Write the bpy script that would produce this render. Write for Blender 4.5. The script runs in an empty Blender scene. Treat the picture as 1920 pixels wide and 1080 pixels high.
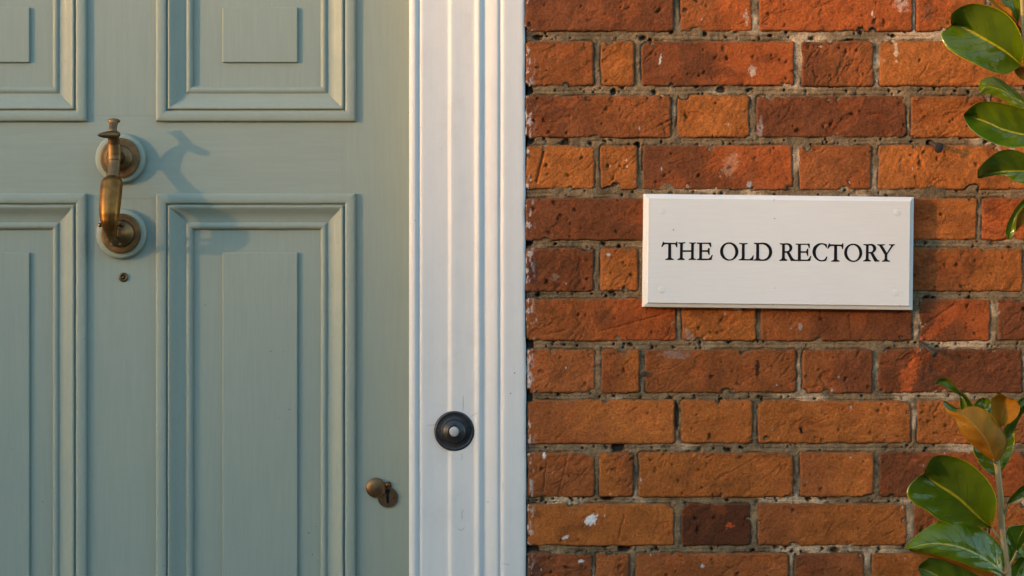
import bpy, math, random
import numpy as np
from mathutils import Vector, Matrix

# ------------------------------------------------------------------ camera, sky, sun
S = 0.00078          # metres per photo pixel on the brick face (brick course = 75 mm)
D = 2.5              # camera to brick face
ZC = 1.35            # height of the picture centre above the ground
SUN_AZ = math.radians(65.0)     # off the wall's normal, from the left
SUN_EL = math.radians(8.0)
sc = bpy.context.scene
C = sc.collection

cam = bpy.data.objects.new('camera', bpy.data.cameras.new('camera'))
C.objects.link(cam)
cam.location = (0, -D, ZC)
cam.rotation_euler = (math.pi/2, 0, 0)
cam.data.sensor_width = 36
cam.data.lens = 36*D/(1920*S)
cam.data.clip_start = 0.05
cam.data.clip_end = 1000
sc.camera = cam

to_sun = Vector((-math.sin(SUN_AZ)*math.cos(SUN_EL), -math.cos(SUN_AZ)*math.cos(SUN_EL), math.sin(SUN_EL)))
wd = bpy.data.worlds.new('World'); sc.world = wd; wd.use_nodes = True
nt = wd.node_tree
sky = nt.nodes.new('ShaderNodeTexSky'); sky.sky_type = 'NISHITA'; sky.sun_disc = False
sky.sun_elevation = SUN_EL
sky.sun_rotation = math.atan2(to_sun.x, to_sun.y)
sky.air_density = 1.0; sky.dust_density = 0.3; sky.ozone_density = 1.0
bg = nt.nodes['Background']; bg.inputs['Strength'].default_value = 0.15
nt.links.new(sky.outputs[0], bg.inputs['Color'])

sun = bpy.data.objects.new('sun', bpy.data.lights.new('sun', 'SUN'))
C.objects.link(sun)
sun.data.energy = 2.0; sun.data.angle = math.radians(0.9); sun.data.color = (0.48, 0.246, 0.092)
sun.rotation_euler = to_sun.to_track_quat('Z', 'Y').to_euler()
sun.location = (-6, -3, 4)

sc.view_settings.view_transform = 'Standard'
sc.view_settings.look = 'None'
sc.view_settings.exposure = 2.40
sc.view_settings.gamma = 1.0
sc.view_settings.use_curve_mapping = False
sc.cycles.max_bounces = 6
sc.cycles.caustics_reflective = False
sc.cycles.caustics_refractive = False

# ------------------------------------------------------------------ helpers
YD = 0.075           # door face lies this far behind the brick face

def W(px, py, y=0.0):
    """photo pixel -> point on the plane at depth y (y grows into the wall)"""
    k = S*(D+y)/D
    return Vector(((px-960)*k, y, ZC-(py-540)*k))

def _h(ix, iy, seed):
    n = np.sin(ix*127.1 + iy*311.7 + seed*74.7)*43758.5453
    return n - np.floor(n)
def vnoise(x, y, seed=0):
    xi = np.floor(x); yi = np.floor(y); xf = x-xi; yf = y-yi
    u = xf*xf*(3-2*xf); v = yf*yf*(3-2*yf)
    a = _h(xi, yi, seed); b = _h(xi+1, yi, seed); c = _h(xi, yi+1, seed); d = _h(xi+1, yi+1, seed)
    return (a*(1-u)+b*u)*(1-v) + (c*(1-u)+d*u)*v
def fbm(x, y, seed=0, oct=4, gain=0.5):
    s = 0; a = 1; t = 0
    for k in range(oct):
        s = s + a*(vnoise(x, y, seed+k*3.17)-0.5)*2; t += a
        x, y = (x*1.62-y*1.18)+7.3, (x*1.18+y*1.62)-3.1
        a *= gain
    return s/t
def sstep(a, b, x):
    t = np.clip((x-a)/(b-a), 0, 1); return t*t*(3-2*t)
def lin(r, g, b):
    f = lambda c: ((c/255+0.055)/1.055)**2.4 if c > 10 else c/255/12.92
    return np.array([f(r), f(g), f(b)])

def link(ob, parent=None):
    C.objects.link(ob)
    if parent is not None: ob.parent = parent
    return ob
def tag(o, label, cat, group=None):
    o['label'] = label; o['category'] = cat
    if group: o['group'] = group
    return o
def empty(name, loc=(0, 0, 0), parent=None):
    o = bpy.data.objects.new(name, None); o.location = loc; o.empty_display_size = 0.05
    return link(o, parent)

def mesh_obj(name, verts, faces, mat, parent=None, smooth=True, cols=None, mats=None, fmat=None, uv=None, origin=None, sharp=None):
    """verts in world space; the object's origin goes to `origin` (default: centre)"""
    V = np.asarray(verts, dtype=np.float64)
    o0 = np.array(origin) if origin is not None else (V.min(0)+V.max(0))/2
    me = bpy.data.meshes.new(name)
    if isinstance(faces, np.ndarray):
        nf, k = faces.shape
        me.vertices.add(len(V)); me.vertices.foreach_set('co', (V-o0).astype(np.float32).ravel())
        me.loops.add(nf*k); me.loops.foreach_set('vertex_index', faces.astype(np.int32).ravel())
        me.polygons.add(nf); me.polygons.foreach_set('loop_start', np.arange(0, nf*k, k, dtype=np.int32))
        me.update(calc_edges=True)
    else:
        me.from_pydata([tuple(v) for v in (V-o0)], [], [tuple(f) for f in faces]); me.update()
    if smooth: me.polygons.foreach_set('use_smooth', np.ones(len(me.polygons), dtype=bool))
    for m in (mats or [mat]): me.materials.append(m)
    if fmat is not None: me.polygons.foreach_set('material_index', np.asarray(fmat, dtype=np.int32))
    if cols is not None:
        a = me.color_attributes.new('Col', 'FLOAT_COLOR', 'POINT')
        cc = np.ones((len(V), 4), dtype=np.float32); cc[:, :3] = cols
        a.data.foreach_set('color', cc.ravel())
    if uv is not None:
        ul = me.uv_layers.new(name='UVMap')
        li = np.empty(len(me.loops), dtype=np.int32); me.loops.foreach_get('vertex_index', li)
        ul.data.foreach_set('uv', np.asarray(uv, dtype=np.float32)[li].ravel())
    if sharp: me.set_sharp_from_angle(angle=math.radians(sharp))
    me.validate()
    ob = bpy.data.objects.new(name, me); link(ob, parent)
    w = Vector(o0)
    if parent is not None:
        p = parent; off = Vector((0, 0, 0))
        while p is not None: off += p.location; p = p.parent
        w = w - off
    ob.location = w
    return ob

def grid_faces(ny, nx, wrap=False):
    i = np.arange(ny-1)[:, None]; j = np.arange(nx if wrap else nx-1)[None, :]
    j2 = (j+1) % nx
    return np.stack([i*nx+j, i*nx+j2, (i+1)*nx+j2, (i+1)*nx+j], -1).reshape(-1, 4)
def compress(V, F, *attrs):
    used = np.unique(F); m = np.full(len(V), -1, dtype=np.int64); m[used] = np.arange(len(used))
    return (V[used], m[F]) + tuple(a[used] for a in attrs)

def box(name, x0, x1, y0, y1, z0, z1, mat, parent=None, bev=0.0012, seg=2):
    import bmesh
    bm = bmesh.new(); bmesh.ops.create_cube(bm, size=1)
    bmesh.ops.scale(bm, vec=(x1-x0, y1-y0, z1-z0), verts=bm.verts)
    if bev: bmesh.ops.bevel(bm, geom=bm.edges[:], offset=bev, segments=seg, profile=0.5, affect='EDGES')
    me = bpy.data.meshes.new(name); bm.to_mesh(me); bm.free()
    me.materials.append(mat)
    ob = bpy.data.objects.new(name, me); link(ob, parent)
    w = Vector(((x0+x1)/2, (y0+y1)/2, (z0+z1)/2)); p = parent
    while p is not None: w = w-p.location; p = p.parent
    ob.location = w
    return ob

def lathe(name, c, prof, mat, parent=None, n=48, axis=Vector((0, -1, 0)), sharp=40, squash=None):
    """profile [(radius, distance along axis)] turned about an axis through c"""
    a = axis.normalized(); u = a.orthogonal().normalized(); v = a.cross(u)
    V = []
    for r, h in prof:
        for k in range(n):
            t = 2*math.pi*k/n
            V.append(c + a*h + (u*math.cos(t)+v*math.sin(t))*max(r, 1e-5))
    F = grid_faces(len(prof), n, True)[:, ::-1]
    return mesh_obj(name, V, F, mat, parent, sharp=sharp)

def tube(name, pts, rad, mat, parent=None, n=10, cap=True):
    P = [Vector(p) for p in pts]; V = []; ref = Vector((0.3, 1, 0.1)).normalized()
    for i, p in enumerate(P):
        d = (P[min(i+1, len(P)-1)]-P[max(i-1, 0)]).normalized()
        u = (ref-d*ref.dot(d)).normalized(); v = d.cross(u); r = rad[i] if hasattr(rad, '__len__') else rad
        for k in range(n):
            t = 2*math.pi*k/n; V.append(p+(u*math.cos(t)+v*math.sin(t))*r)
    F = [tuple(f) for f in grid_faces(len(P), n, True)]
    if cap: F += [tuple(range(n))[::-1], tuple(range((len(P)-1)*n, len(P)*n))]
    return mesh_obj(name, V, F, mat, parent, sharp=60)

def catmull(pts, n):
    """resample a polyline smoothly to n points, even in arc length"""
    P = np.array([tuple(p) for p in pts], float)
    Q = np.vstack([2*P[0]-P[1], P, 2*P[-1]-P[-2]]); out = []
    for i in range(1, len(Q)-2):
        for t in np.linspace(0, 1, 16, endpoint=False):
            a, b, c, d = Q[i-1:i+3]
            out.append(0.5*((2*b)+(-a+c)*t+(2*a-5*b+4*c-d)*t*t+(-a+3*b-3*c+d)*t**3))
    out.append(P[-1]); out = np.array(out)
    L = np.r_[0, np.cumsum(np.linalg.norm(np.diff(out[:, :2], axis=0), axis=1))]
    s = np.linspace(0, L[-1], n)
    return np.stack([np.interp(s, L, out[:, k]) for k in range(out.shape[1])], 1)

# ------------------------------------------------------------------ materials
class NT:
    def __init__(self, name):
        self.m = bpy.data.materials.new(name); self.m.use_nodes = True
        self.t = self.m.node_tree; self.b = self.t.nodes['Principled BSDF']
    def n(self, typ, **kw):
        x = self.t.nodes.new(typ)
        for k, v in kw.items():
            if k.startswith('i_'): x.inputs[k[2:].replace('_', ' ')].default_value = v
            else: setattr(x, k, v)
        return x
    def l(self, a, b): self.t.links.new(a, b)
    def pos(self, scale):
        g = self.n('ShaderNodeNewGeometry'); mp = self.n('ShaderNodeMapping')
        mp.inputs['Scale'].default_value = scale; self.l(g.outputs['Position'], mp.inputs['Vector'])
        return mp.outputs[0]
    def noise(self, scale, detail=4, rough=0.55, vec=(1, 1, 1), dist=0):
        x = self.n('ShaderNodeTexNoise'); x.inputs['Scale'].default_value = scale
        x.inputs['Detail'].default_value = detail; x.inputs['Roughness'].default_value = rough
        x.inputs['Distortion'].default_value = dist
        self.l(self.pos(vec), x.inputs['Vector']); return x.outputs['Fac']
    def ramp(self, fac, stops):
        r = self.n('ShaderNodeValToRGB'); e = r.color_ramp.elements
        while len(e) < len(stops): e.new(0.5)
        for el, (p, c) in zip(e, stops):
            el.position = p; el.color = (*c, 1) if hasattr(c, '__len__') else (c, c, c, 1)
        self.l(fac, r.inputs[0]); return r.outputs[0]
    def mix(self, fac, a, b, mode='MIX'):
        x = self.n('ShaderNodeMix', data_type='RGBA', blend_type=mode)
        for s, v in ((x.inputs[0], fac), (x.inputs[6], a), (x.inputs[7], b)):
            if hasattr(v, 'is_linked'): self.l(v, s)
            else: s.default_value = v if isinstance(v, (int, float)) else (*v, 1)
        return x.outputs[2]
    def math(self, op, a, b=0.0):
        x = self.n('ShaderNodeMath', operation=op)
        for s, v in ((x.inputs[0], a), (x.inputs[1], b)):
            if hasattr(v, 'is_linked'): self.l(v, s)
            else: s.default_value = v
        return x.outputs[0]
    def bump(self, h, dist, strength=1.0, prev=None):
        x = self.n('ShaderNodeBump'); x.inputs['Distance'].default_value = dist; x.inputs['Strength'].default_value = strength
        self.l(h, x.inputs['Height'])
        if prev: self.l(prev, x.inputs['Normal'])
        return x.outputs[0]
    def out(self, col=None, rough=None, nrm=None, **kw):
        for nm, v in (('Base Color', col), ('Roughness', rough), ('Normal', nrm)):
            if v is None: continue
            if hasattr(v, 'is_linked'): self.l(v, self.b.inputs[nm])
            else: self.b.inputs[nm].default_value = (*v, 1) if nm == 'Base Color' else v
        for k, v in kw.items(): self.b.inputs[k.replace('_', ' ')].default_value = v
        return self.m

def paint(name, col, col2, grain, rough=0.42, bump=1.0, speck=0.0, dirt=None, gb=0.5, spec=0.28):
    """brushed house paint: `grain` is the noise stretch (brush direction)"""
    t = NT(name)
    g1 = t.noise(1, 3, 0.6, grain); g2 = t.noise(14, 3, 0.5)
    big = t.noise(3.2, 4, 0.6)
    c = t.mix(t.ramp(big, [(0.35, 0.0), (0.7, 1.0)]), col, col2)
    c = t.mix(0.10*min(1, gb*1.5), c, t.ramp(g1, [(0.3, 0.55*np.array(col)), (0.7, np.minimum(1.0, 1.25*np.array(col)))]))
    if dirt is not None:
        d = t.noise(26, 6, 0.7); d2 = t.noise(4.5, 3, 0.5)
        f = t.math('MULTIPLY', t.ramp(d, [(0.5, 0.0), (0.72, 0.5)]), t.ramp(d2, [(0.4, 0.0), (0.7, 0.8)]))
        c = t.mix(f, c, dirt)
    sp = t.n('ShaderNodeTexVoronoi'); sp.inputs['Scale'].default_value = 46
    t.l(t.pos((1, 1, 1)), sp.inputs['Vector'])
    spf = t.ramp(sp.outputs['Distance'], [(0.0, 1.0), (0.042, 1.0), (0.055, 0.0)])
    spf = t.math('MULTIPLY', spf, t.ramp(t.noise(7, 2), [(0.56, 0.0), (0.6, 1.0)]))
    c = t.mix(t.math('MULTIPLY', spf, speck), c, (0.05, 0.04, 0.03))
    h = t.bump(g1, 0.00022*gb)
    h = t.bump(g2, 0.0011*bump, 1.0, h)
    h = t.bump(t.noise(420, 3, 0.6), 0.00010*bump, 1.0, h)
    r = t.ramp(t.noise(40, 3), [(0.3, rough-0.06), (0.7, rough+0.08)])
    return t.out(c, r, h, Specular_IOR_Level=spec)

DOORC = (0.232, 0.279, 0.238); DOORC2 = (0.248, 0.288, 0.241)
M = {}
M['door_v'] = paint('door_paint_vertical', DOORC, DOORC2, (300, 300, 14), speck=0.8, bump=0.8, gb=0.7)
M['door_h'] = paint('door_paint_horizontal', DOORC, DOORC2, (14, 300, 260), speck=0.8, bump=0.75, gb=0.7)
M['door_m'] = paint('door_paint_moulding', DOORC, DOORC2, (120, 300, 120), rough=0.46, bump=0.8, speck=0.5, gb=0.5, spec=0.2)
M['white'] = paint('white_gloss_paint', (0.545, 0.55, 0.535), (0.585, 0.58, 0.555), (260, 260, 12), rough=0.45, gb=0.35, bump=1.0, speck=0.9, dirt=(0.36, 0.37, 0.36))
M['sign'] = paint('sign_paint', (0.61, 0.61, 0.585), (0.645, 0.64, 0.605), (16, 500, 420), rough=0.5, bump=0.5, speck=0.7)
M['ink'] = NT('black_lettering').out((0.008, 0.007, 0.008), 0.7, Specular_IOR_Level=0.1)

def m_brick():
    t = NT('weathered_brick')
    a = t.n('ShaderNodeAttribute', attribute_name='Col').outputs['Color']
    f1 = t.noise(260, 5, 0.7); f2 = t.noise(38, 4, 0.65)
    c = t.mix(1.0, a, t.ramp(f1, [(0.25, 0.62), (0.5, 1.0), (0.78, 1.32)]), 'MULTIPLY')
    c = t.mix(0.55, c, t.mix(1.0, c, t.ramp(f2, [(0.3, 0.6), (0.55, 1.0), (0.75, 1.25)]), 'MULTIPLY'))
    c = t.mix(1.0, c, t.ramp(t.noise(700, 2, 0.6), [(0.3, 0.72), (0.5, 1.0), (0.72, 1.28)]), 'MULTIPLY')
    h = t.bump(t.noise(800, 3, 0.65), 0.0006)
    h = t.bump(t.noise(260, 4, 0.65), 0.0013, 1.0, h)
    return t.out(c, 0.95, h, Specular_IOR_Level=0.08)
M['brick'] = m_brick()
def m_mortar():
    t = NT('lime_mortar')
    a = t.n('ShaderNodeAttribute', attribute_name='Col').outputs['Color']
    f1 = t.noise(520, 4, 0.75); f2 = t.noise(60, 4, 0.65)
    c = t.mix(1.0, a, t.ramp(f1, [(0.28, 0.35), (0.5, 0.95), (0.75, 1.7)]), 'MULTIPLY')
    c = t.mix(1.0, c, t.ramp(f2, [(0.3, 0.6), (0.6, 1.05), (0.8, 1.25)]), 'MULTIPLY')
    h = t.bump(t.noise(620, 4, 0.7), 0.0011)
    return t.out(c, 0.95, h, Specular_IOR_Level=0.05)
M['mortar'] = m_mortar()

def metal(name, c1, c2, rough, metallic=1.0, sc_=60):
    t = NT(name)
    f = t.noise(sc_, 5, 0.65); f2 = t.noise(sc_*5, 3, 0.6)
    c = t.mix(t.ramp(f, [(0.35, 0.0), (0.68, 1.0)]), c1, c2)
    r = t.ramp(f2, [(0.3, rough-0.08), (0.7, rough+0.12)])
    return t.out(c, r, t.bump(f2, 0.00008), Metallic=metallic)
M['brass'] = metal('aged_brass', (0.25, 0.118, 0.030), (0.13, 0.064, 0.020), 0.40)
M['brass_dull'] = metal('dull_brass', (0.21, 0.125, 0.052), (0.10, 0.07, 0.042), 0.46)
M['brass_cover'] = metal('handled_brass', (0.17, 0.105, 0.05), (0.12, 0.078, 0.045), 0.48)
M['brass_dark'] = metal('brown_brass', (0.10, 0.062, 0.034), (0.07, 0.046, 0.03), 0.55, 0.8)
M['bronze'] = metal('dark_bronze', (0.022, 0.022, 0.024), (0.062, 0.060, 0.060), 0.40, 0.6)
M['iron'] = metal('rusty_iron', (0.022, 0.014, 0.011), (0.055, 0.028, 0.017), 0.8, 0.0, 300)
M['verdigris'] = NT('verdigris').out((0.22, 0.24, 0.16), 0.8)
M['crack'] = NT('grimy_crack').out((0.27, 0.26, 0.25), 0.9)
M['dark'] = NT('painted_recess_shade').out((0.006, 0.006, 0.006), 0.9)  # near-black colour standing for shade inside the keyhole and screw slots
M['button'] = NT('bell_button_ivory').out((0.36, 0.355, 0.345), 0.4)

def m_leaf(name, top):
    t = NT(name)
    uv = t.n('ShaderNodeUVMap'); sp = t.n('ShaderNodeSeparateXYZ'); t.l(uv.outputs[0], sp.inputs[0])
    T = sp.outputs['X']; Sx = sp.outputs['Y']
    s = t.math('ABSOLUTE', t.math('SUBTRACT', t.math('MULTIPLY', Sx, 2.0), 1.0))     # 0 midrib .. 1 margin
    rib = t.ramp(s, [(0.0, 1.0), (0.022, 0.9), (0.05, 0.0)])
    rim = t.ramp(s, [(0.965, 0.0), (0.985, 0.9)])
    ph = t.math('SUBTRACT', t.math('MULTIPLY', T, 8.5), t.math('MULTIPLY', s, 2.1))
    ph = t.math('ADD', ph, t.math('MULTIPLY', t.noise(30, 2), 0.5))
    w = t.math('ABSOLUTE', t.math('SUBTRACT', t.math('FRACT', ph), 0.5))
    vein = t.math('MULTIPLY', t.ramp(w, [(0.0, 1.0), (0.035, 0.0)]), t.ramp(s, [(0.0, 0.8), (0.85, 0.0)]))
    big = t.noise(22, 3, 0.5)
    if top:
        c = t.mix(t.ramp(big, [(0.35, 0.0), (0.7, 1.0)]), (0.062, 0.118, 0.003), (0.112, 0.175, 0.005))
        c = t.mix(t.math('MULTIPLY', vein, 0.8), c, (0.24, 0.26, 0.02))
        c = t.mix(t.math('MAXIMUM', rib, rim), c, (0.46, 0.40, 0.02))
        h = t.bump(t.math('SUBTRACT', t.noise(45, 3), t.math('MULTIPLY', vein, 0.5)), 0.0026)
        t.out(c, t.ramp(t.noise(90, 3), [(0.3, 0.10), (0.7, 0.19)]), h, Specular_IOR_Level=0.5)
        trc = (0.30, 0.40, 0.02); tf = 0.28
    else:
        c = t.mix(t.ramp(big, [(0.35, 0.0), (0.7, 1.0)]), (0.36, 0.155, 0.010), (0.21, 0.080, 0.008))
        c = t.mix(t.math('MULTIPLY', vein, 0.35), c, (0.42, 0.22, 0.04))
        c = t.mix(rib, c, (0.32, 0.20, 0.04))
        c = t.mix(rim, c, (0.20, 0.17, 0.02))
        h = t.bump(t.math('ADD', t.noise(300, 3), t.math('MULTIPLY', vein, 0.6)), 0.0007)
        t.out(c, 0.6, h, Specular_IOR_Level=0.15)
        trc = (0.4, 0.2, 0.02); tf = 0.14
    tr = t.n('ShaderNodeBsdfTranslucent'); tr.inputs['Color'].default_value = (*trc, 1)
    mx = t.n('ShaderNodeMixShader'); mx.inputs[0].default_value = tf
    t.l(t.b.outputs[0], mx.inputs[1]); t.l(tr.outputs[0], mx.inputs[2])
    t.l(mx.outputs[0], t.t.nodes['Material Output'].inputs[0])
    return t.m
M['leaf_top'] = m_leaf('magnolia_leaf_glossy', True)
M['leaf_under'] = m_leaf('magnolia_leaf_rusty_underside', False)
def m_bark():
    t = NT('green_brown_twig')
    c = t.mix(t.ramp(t.noise(55, 4, 0.6), [(0.35, 0.0), (0.65, 1.0)]), (0.25, 0.20, 0.05), (0.30, 0.19, 0.09))
    return t.out(c, 0.6, t.bump(t.noise(300, 3), 0.0005))
M['twig'] = m_bark()
def m_ground():
    t = NT('gravel_ground')
    c = t.mix(t.noise(40, 6, 0.7), (0.05, 0.045, 0.03), (0.12, 0.10, 0.075))
    return t.out(c, 0.95, t.bump(t.noise(60, 5), 0.01))
M['ground'] = m_ground()
def m_stone():
    t = NT('york_stone')
    c = t.mix(t.noise(9, 6, 0.6), (0.09, 0.085, 0.07), (0.17, 0.155, 0.13))
    return t.out(c, 0.85, t.bump(t.noise(70, 5), 0.002))
M['stone'] = m_stone()
M['core'] = NT('dark_bedding_mortar').out((0.05, 0.04, 0.028), 0.95)
M['light_blocker'] = NT('light_blocker_foliage').out((0.035, 0.055, 0.018), 0.8)

# ------------------------------------------------------------------ setting
g = mesh_obj('ground', [(-200, -200, 0), (200, -200, 0), (200, 200, 0), (-200, 200, 0)], [(0, 1, 2, 3)], M['ground'], smooth=False)
g['kind'] = 'structure'
pv = box('path', -1.2, 0.5, -2.2, -0.34, -0.05, 0.02, M['stone'], bev=0.006); pv['kind'] = 'structure'

# unseen trees, added so their tops block the low sun from the wall's foot
rng = np.random.default_rng(5)
L0 = 62.0; sh = np.array([to_sun.x, to_sun.y]); sh /= np.linalg.norm(sh); pr = np.array([-sh[1], sh[0]])
TOP = 1.50 + L0*math.tan(SUN_EL)
n = 26000
a = np.r_[rng.uniform(-11, 11, 18000), rng.uniform(11, 70, n-18000)*rng.choice([-1, 1], n-18000)]; dpt = rng.uniform(-1.6, 1.6, n)
topz = TOP - 0.25*np.clip(a, -1, 1) + 0.06*np.sin(a*4.7) + np.where(np.abs(a) > 11, 2.5*np.sin(a*0.31)+1.5, 0)
zz = topz - np.abs(rng.normal(0, 1, n))*2.6 - 0.12*dpt**2
zz = np.where(zz < 0.2, rng.uniform(0.2, 1, n)*TOP*0.8, zz)
ctr = np.stack([sh[0]*(L0+dpt)+pr[0]*a, sh[1]*(L0+dpt)+pr[1]*a, zz-0.2], 1)
u = rng.normal(size=(n, 3)); u /= np.linalg.norm(u, axis=1)[:, None]
v = np.cross(u, rng.normal(size=(n, 3))); v /= np.linalg.norm(v, axis=1)[:, None]
r = np.where(np.abs(a) < 11, rng.uniform(0.14, 0.34, n), rng.uniform(0.7, 1.3, n))[:, None]
V = np.stack([ctr-u*r, ctr+v*r*0.6, ctr+u*r, ctr-v*r*0.6], 1).reshape(-1, 3)
sun_blocker = mesh_obj('sun_blocker_trees', V, np.arange(4*n).reshape(-1, 4), M['light_blocker'], smooth=False)
sun_blocker['kind'] = 'stuff'

# unseen hedge, added to block low sky fill in front of the house
n = 14000
hx = rng.uniform(-7, 16, n); side = rng.random(n)
hy = np.where(side < 0.6, -8.0-rng.exponential(0.12, n), rng.uniform(-9.4, -8, n)); hz = np.where(side < 0.6, rng.uniform(0, 3.4, n), 3.4-rng.exponential(0.1, n))
ctr = np.stack([hx, hy, np.maximum(hz, 0.05)], 1)
u = rng.normal(size=(n, 3)); u /= np.linalg.norm(u, axis=1)[:, None]
v = np.cross(u, rng.normal(size=(n, 3))); v /= np.linalg.norm(v, axis=1)[:, None]
r = rng.uniform(0.07, 0.15, n)[:, None]
V = np.stack([ctr-u*r, ctr+v*r*0.6, ctr+u*r, ctr-v*r*0.6], 1).reshape(-1, 3)
cr = np.array([(x_, y_, z_) for x_ in (-6.9, 15.9) for y_ in (-9.3, -8.25) for z_ in (-0.05, 3.25)])
F = np.vstack([np.arange(4*n).reshape(-1, 4), 4*n+np.array([(0, 1, 3, 2), (4, 6, 7, 5), (0, 4, 5, 1), (2, 3, 7, 6), (1, 5, 7, 3), (0, 2, 6, 4)])])
sky_blocker_hedge = mesh_obj('sky_blocker_hedge', np.vstack([V, cr]), F, M['light_blocker'], smooth=False)
sky_blocker_hedge['kind'] = 'stuff'

# ------------------------------------------------------------------ brick wall
wall = tag(empty('brick_wall', (0.3, 0, 0)), 'old red brick wall in Flemish bond with sandy lime mortar joints', 'wall')
PAL = {'O': (157, 92, 44), 'R': (157, 81, 40), 'B': (135, 78, 42), 'D': (109, 63, 38), 'K': (86, 50, 32)}
PALL = {k: lin(*v) for k, v in PAL.items()}
GAIN = 1.0
# rows: (top, bottom, [(x0, x1, colour left, colour right)])
ROWS = [
 (-26, 58, [(984, 1264, 'D', 'D'), (1276, 1411, 'B', 'R'), (1424, 1711, 'R', 'R'), (1719, 1849, 'R', 'O'), (1860, 2146, 'B', 'B')]),
 (77, 161, [(986, 1113, 'B', 'B'), (1127, 1190, 'O', 'O'), (1203, 1490, 'D', 'R'), (1503, 1638, 'D', 'B'), (1649, 1930, 'O', 'O')]),
 (179, 258, [(985, 1258, 'D', 'B'), (1271, 1405, 'O', 'O'), (1418, 1699, 'D', 'D'), (1709, 1848, 'O', 'O'), (1860, 2144, 'B', 'R')]),
 (272, 355, [(986, 1116, 'O', 'O'), (1126, 1195, 'O', 'O'), (1205, 1487, 'D', 'R'), (1499, 1635, 'B', 'B'), (1647, 1930, 'O', 'O')]),
 (371, 450, [(985, 1262, 'D', 'D'), (1275, 1410, 'B', 'B'), (1422, 1692, 'B', 'B'), (1703, 1832, 'R', 'O'), (1841, 2130, 'R', 'D')]),
 (465, 546, [(985, 1113, 'D', 'D'), (1126, 1197, 'O', 'O'), (1209, 1495, 'B', 'B'), (1507, 1640, 'O', 'B'), (1650, 1918, 'B', 'O')]),
 (560, 639, [(986, 1268, 'B', 'R'), (1279, 1418, 'O', 'O'), (1427, 1711, 'B', 'D'), (1725, 1857, 'D', 'R'), (1870, 2150, 'D', 'D')]),
 (655, 737, [(988, 1116, 'B', 'B'), (1128, 1200, 'B', 'O'), (1210, 1493, 'B', 'B'), (1505, 1637, 'B', 'D'), (1647, 1917, 'D', 'D')]),
 (750, 832, [(990, 1265, 'B', 'O'), (1277, 1411, 'O', 'O'), (1422, 1709, 'O', 'O'), (1720, 1853, 'O', 'O'), (1864, 2150, 'B', 'B')]),
 (848, 932, [(989, 1115, 'B', 'B'), (1124, 1188, 'O', 'B'), (1198, 1487, 'O', 'O'), (1500, 1639, 'B', 'O'), (1649, 1922, 'D', 'R')]),
 (944, 1023, [(989, 1265, 'O', 'O'), (1278, 1408, 'K', 'K'), (1421, 1700, 'B', 'O'), (1714, 1848, 'B', 'B'), (1858, 2140, 'O', 'B')]),
 (1037, 1120, [(990, 1110, 'D', 'D'), (1117, 1180, 'B', 'B'), (1192, 1480, 'B', 'B'), (1490, 1621, 'D', 'B'), (1636, 1916, 'O', 'B')]),
]
def rect_sdf(X, Z, x0, x1, z0, z1, rc):
    cx, cz = (x0+x1)/2, (z0+z1)/2
    qx = np.abs(X-cx)-(x1-x0)/2+rc; qz = np.abs(Z-cz)-(z1-z0)/2+rc
    return np.hypot(np.maximum(qx, 0), np.maximum(qz, 0))+np.minimum(np.maximum(qx, qz), 0)-rc

def brick_shape(X, Z, x0, x1, z0, z1, seed):
    """signed distance of the worn outline"""
    r = random.Random(seed)
    rc = r.uniform(0.003, 0.006)
    d = rect_sdf(X, Z, x0, x1, z0, z1, rc)
    d = d + 0.0016*fbm(X*38, Z*38, seed) + 0.0009*fbm(X*150, Z*150, seed+9, 3)
    for k in range(r.choice([1, 2, 2, 3])):           # chipped arrises
        ex = r.choice([x0, x1]) if r.random() < 0.5 else r.uniform(x0, x1)
        ez = r.choice([z0, z1]); cr = r.uniform(0.0025, 0.006)
        dd = np.hypot((X-ex)*r.uniform(0.5, 1), (Z-ez)*r.uniform(0.8, 1.3))+0.0042*fbm(X*110, Z*110, seed+k, 3)
        d = np.maximum(d, np.minimum(cr-dd, 0.004))
    return d

def seg_d(X, Z, a, b):
    ax, az = a; bx, bz = b
    L2 = (bx-ax)**2+(bz-az)**2
    t = np.clip(((X-ax)*(bx-ax)+(Z-az)*(bz-az))/L2, 0, 1)
    return np.hypot(X-ax-t*(bx-ax), Z-az-t*(bz-az)), t

def px2w(px, py): return ((px-960)*S, ZC-(py-540)*S)

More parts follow.
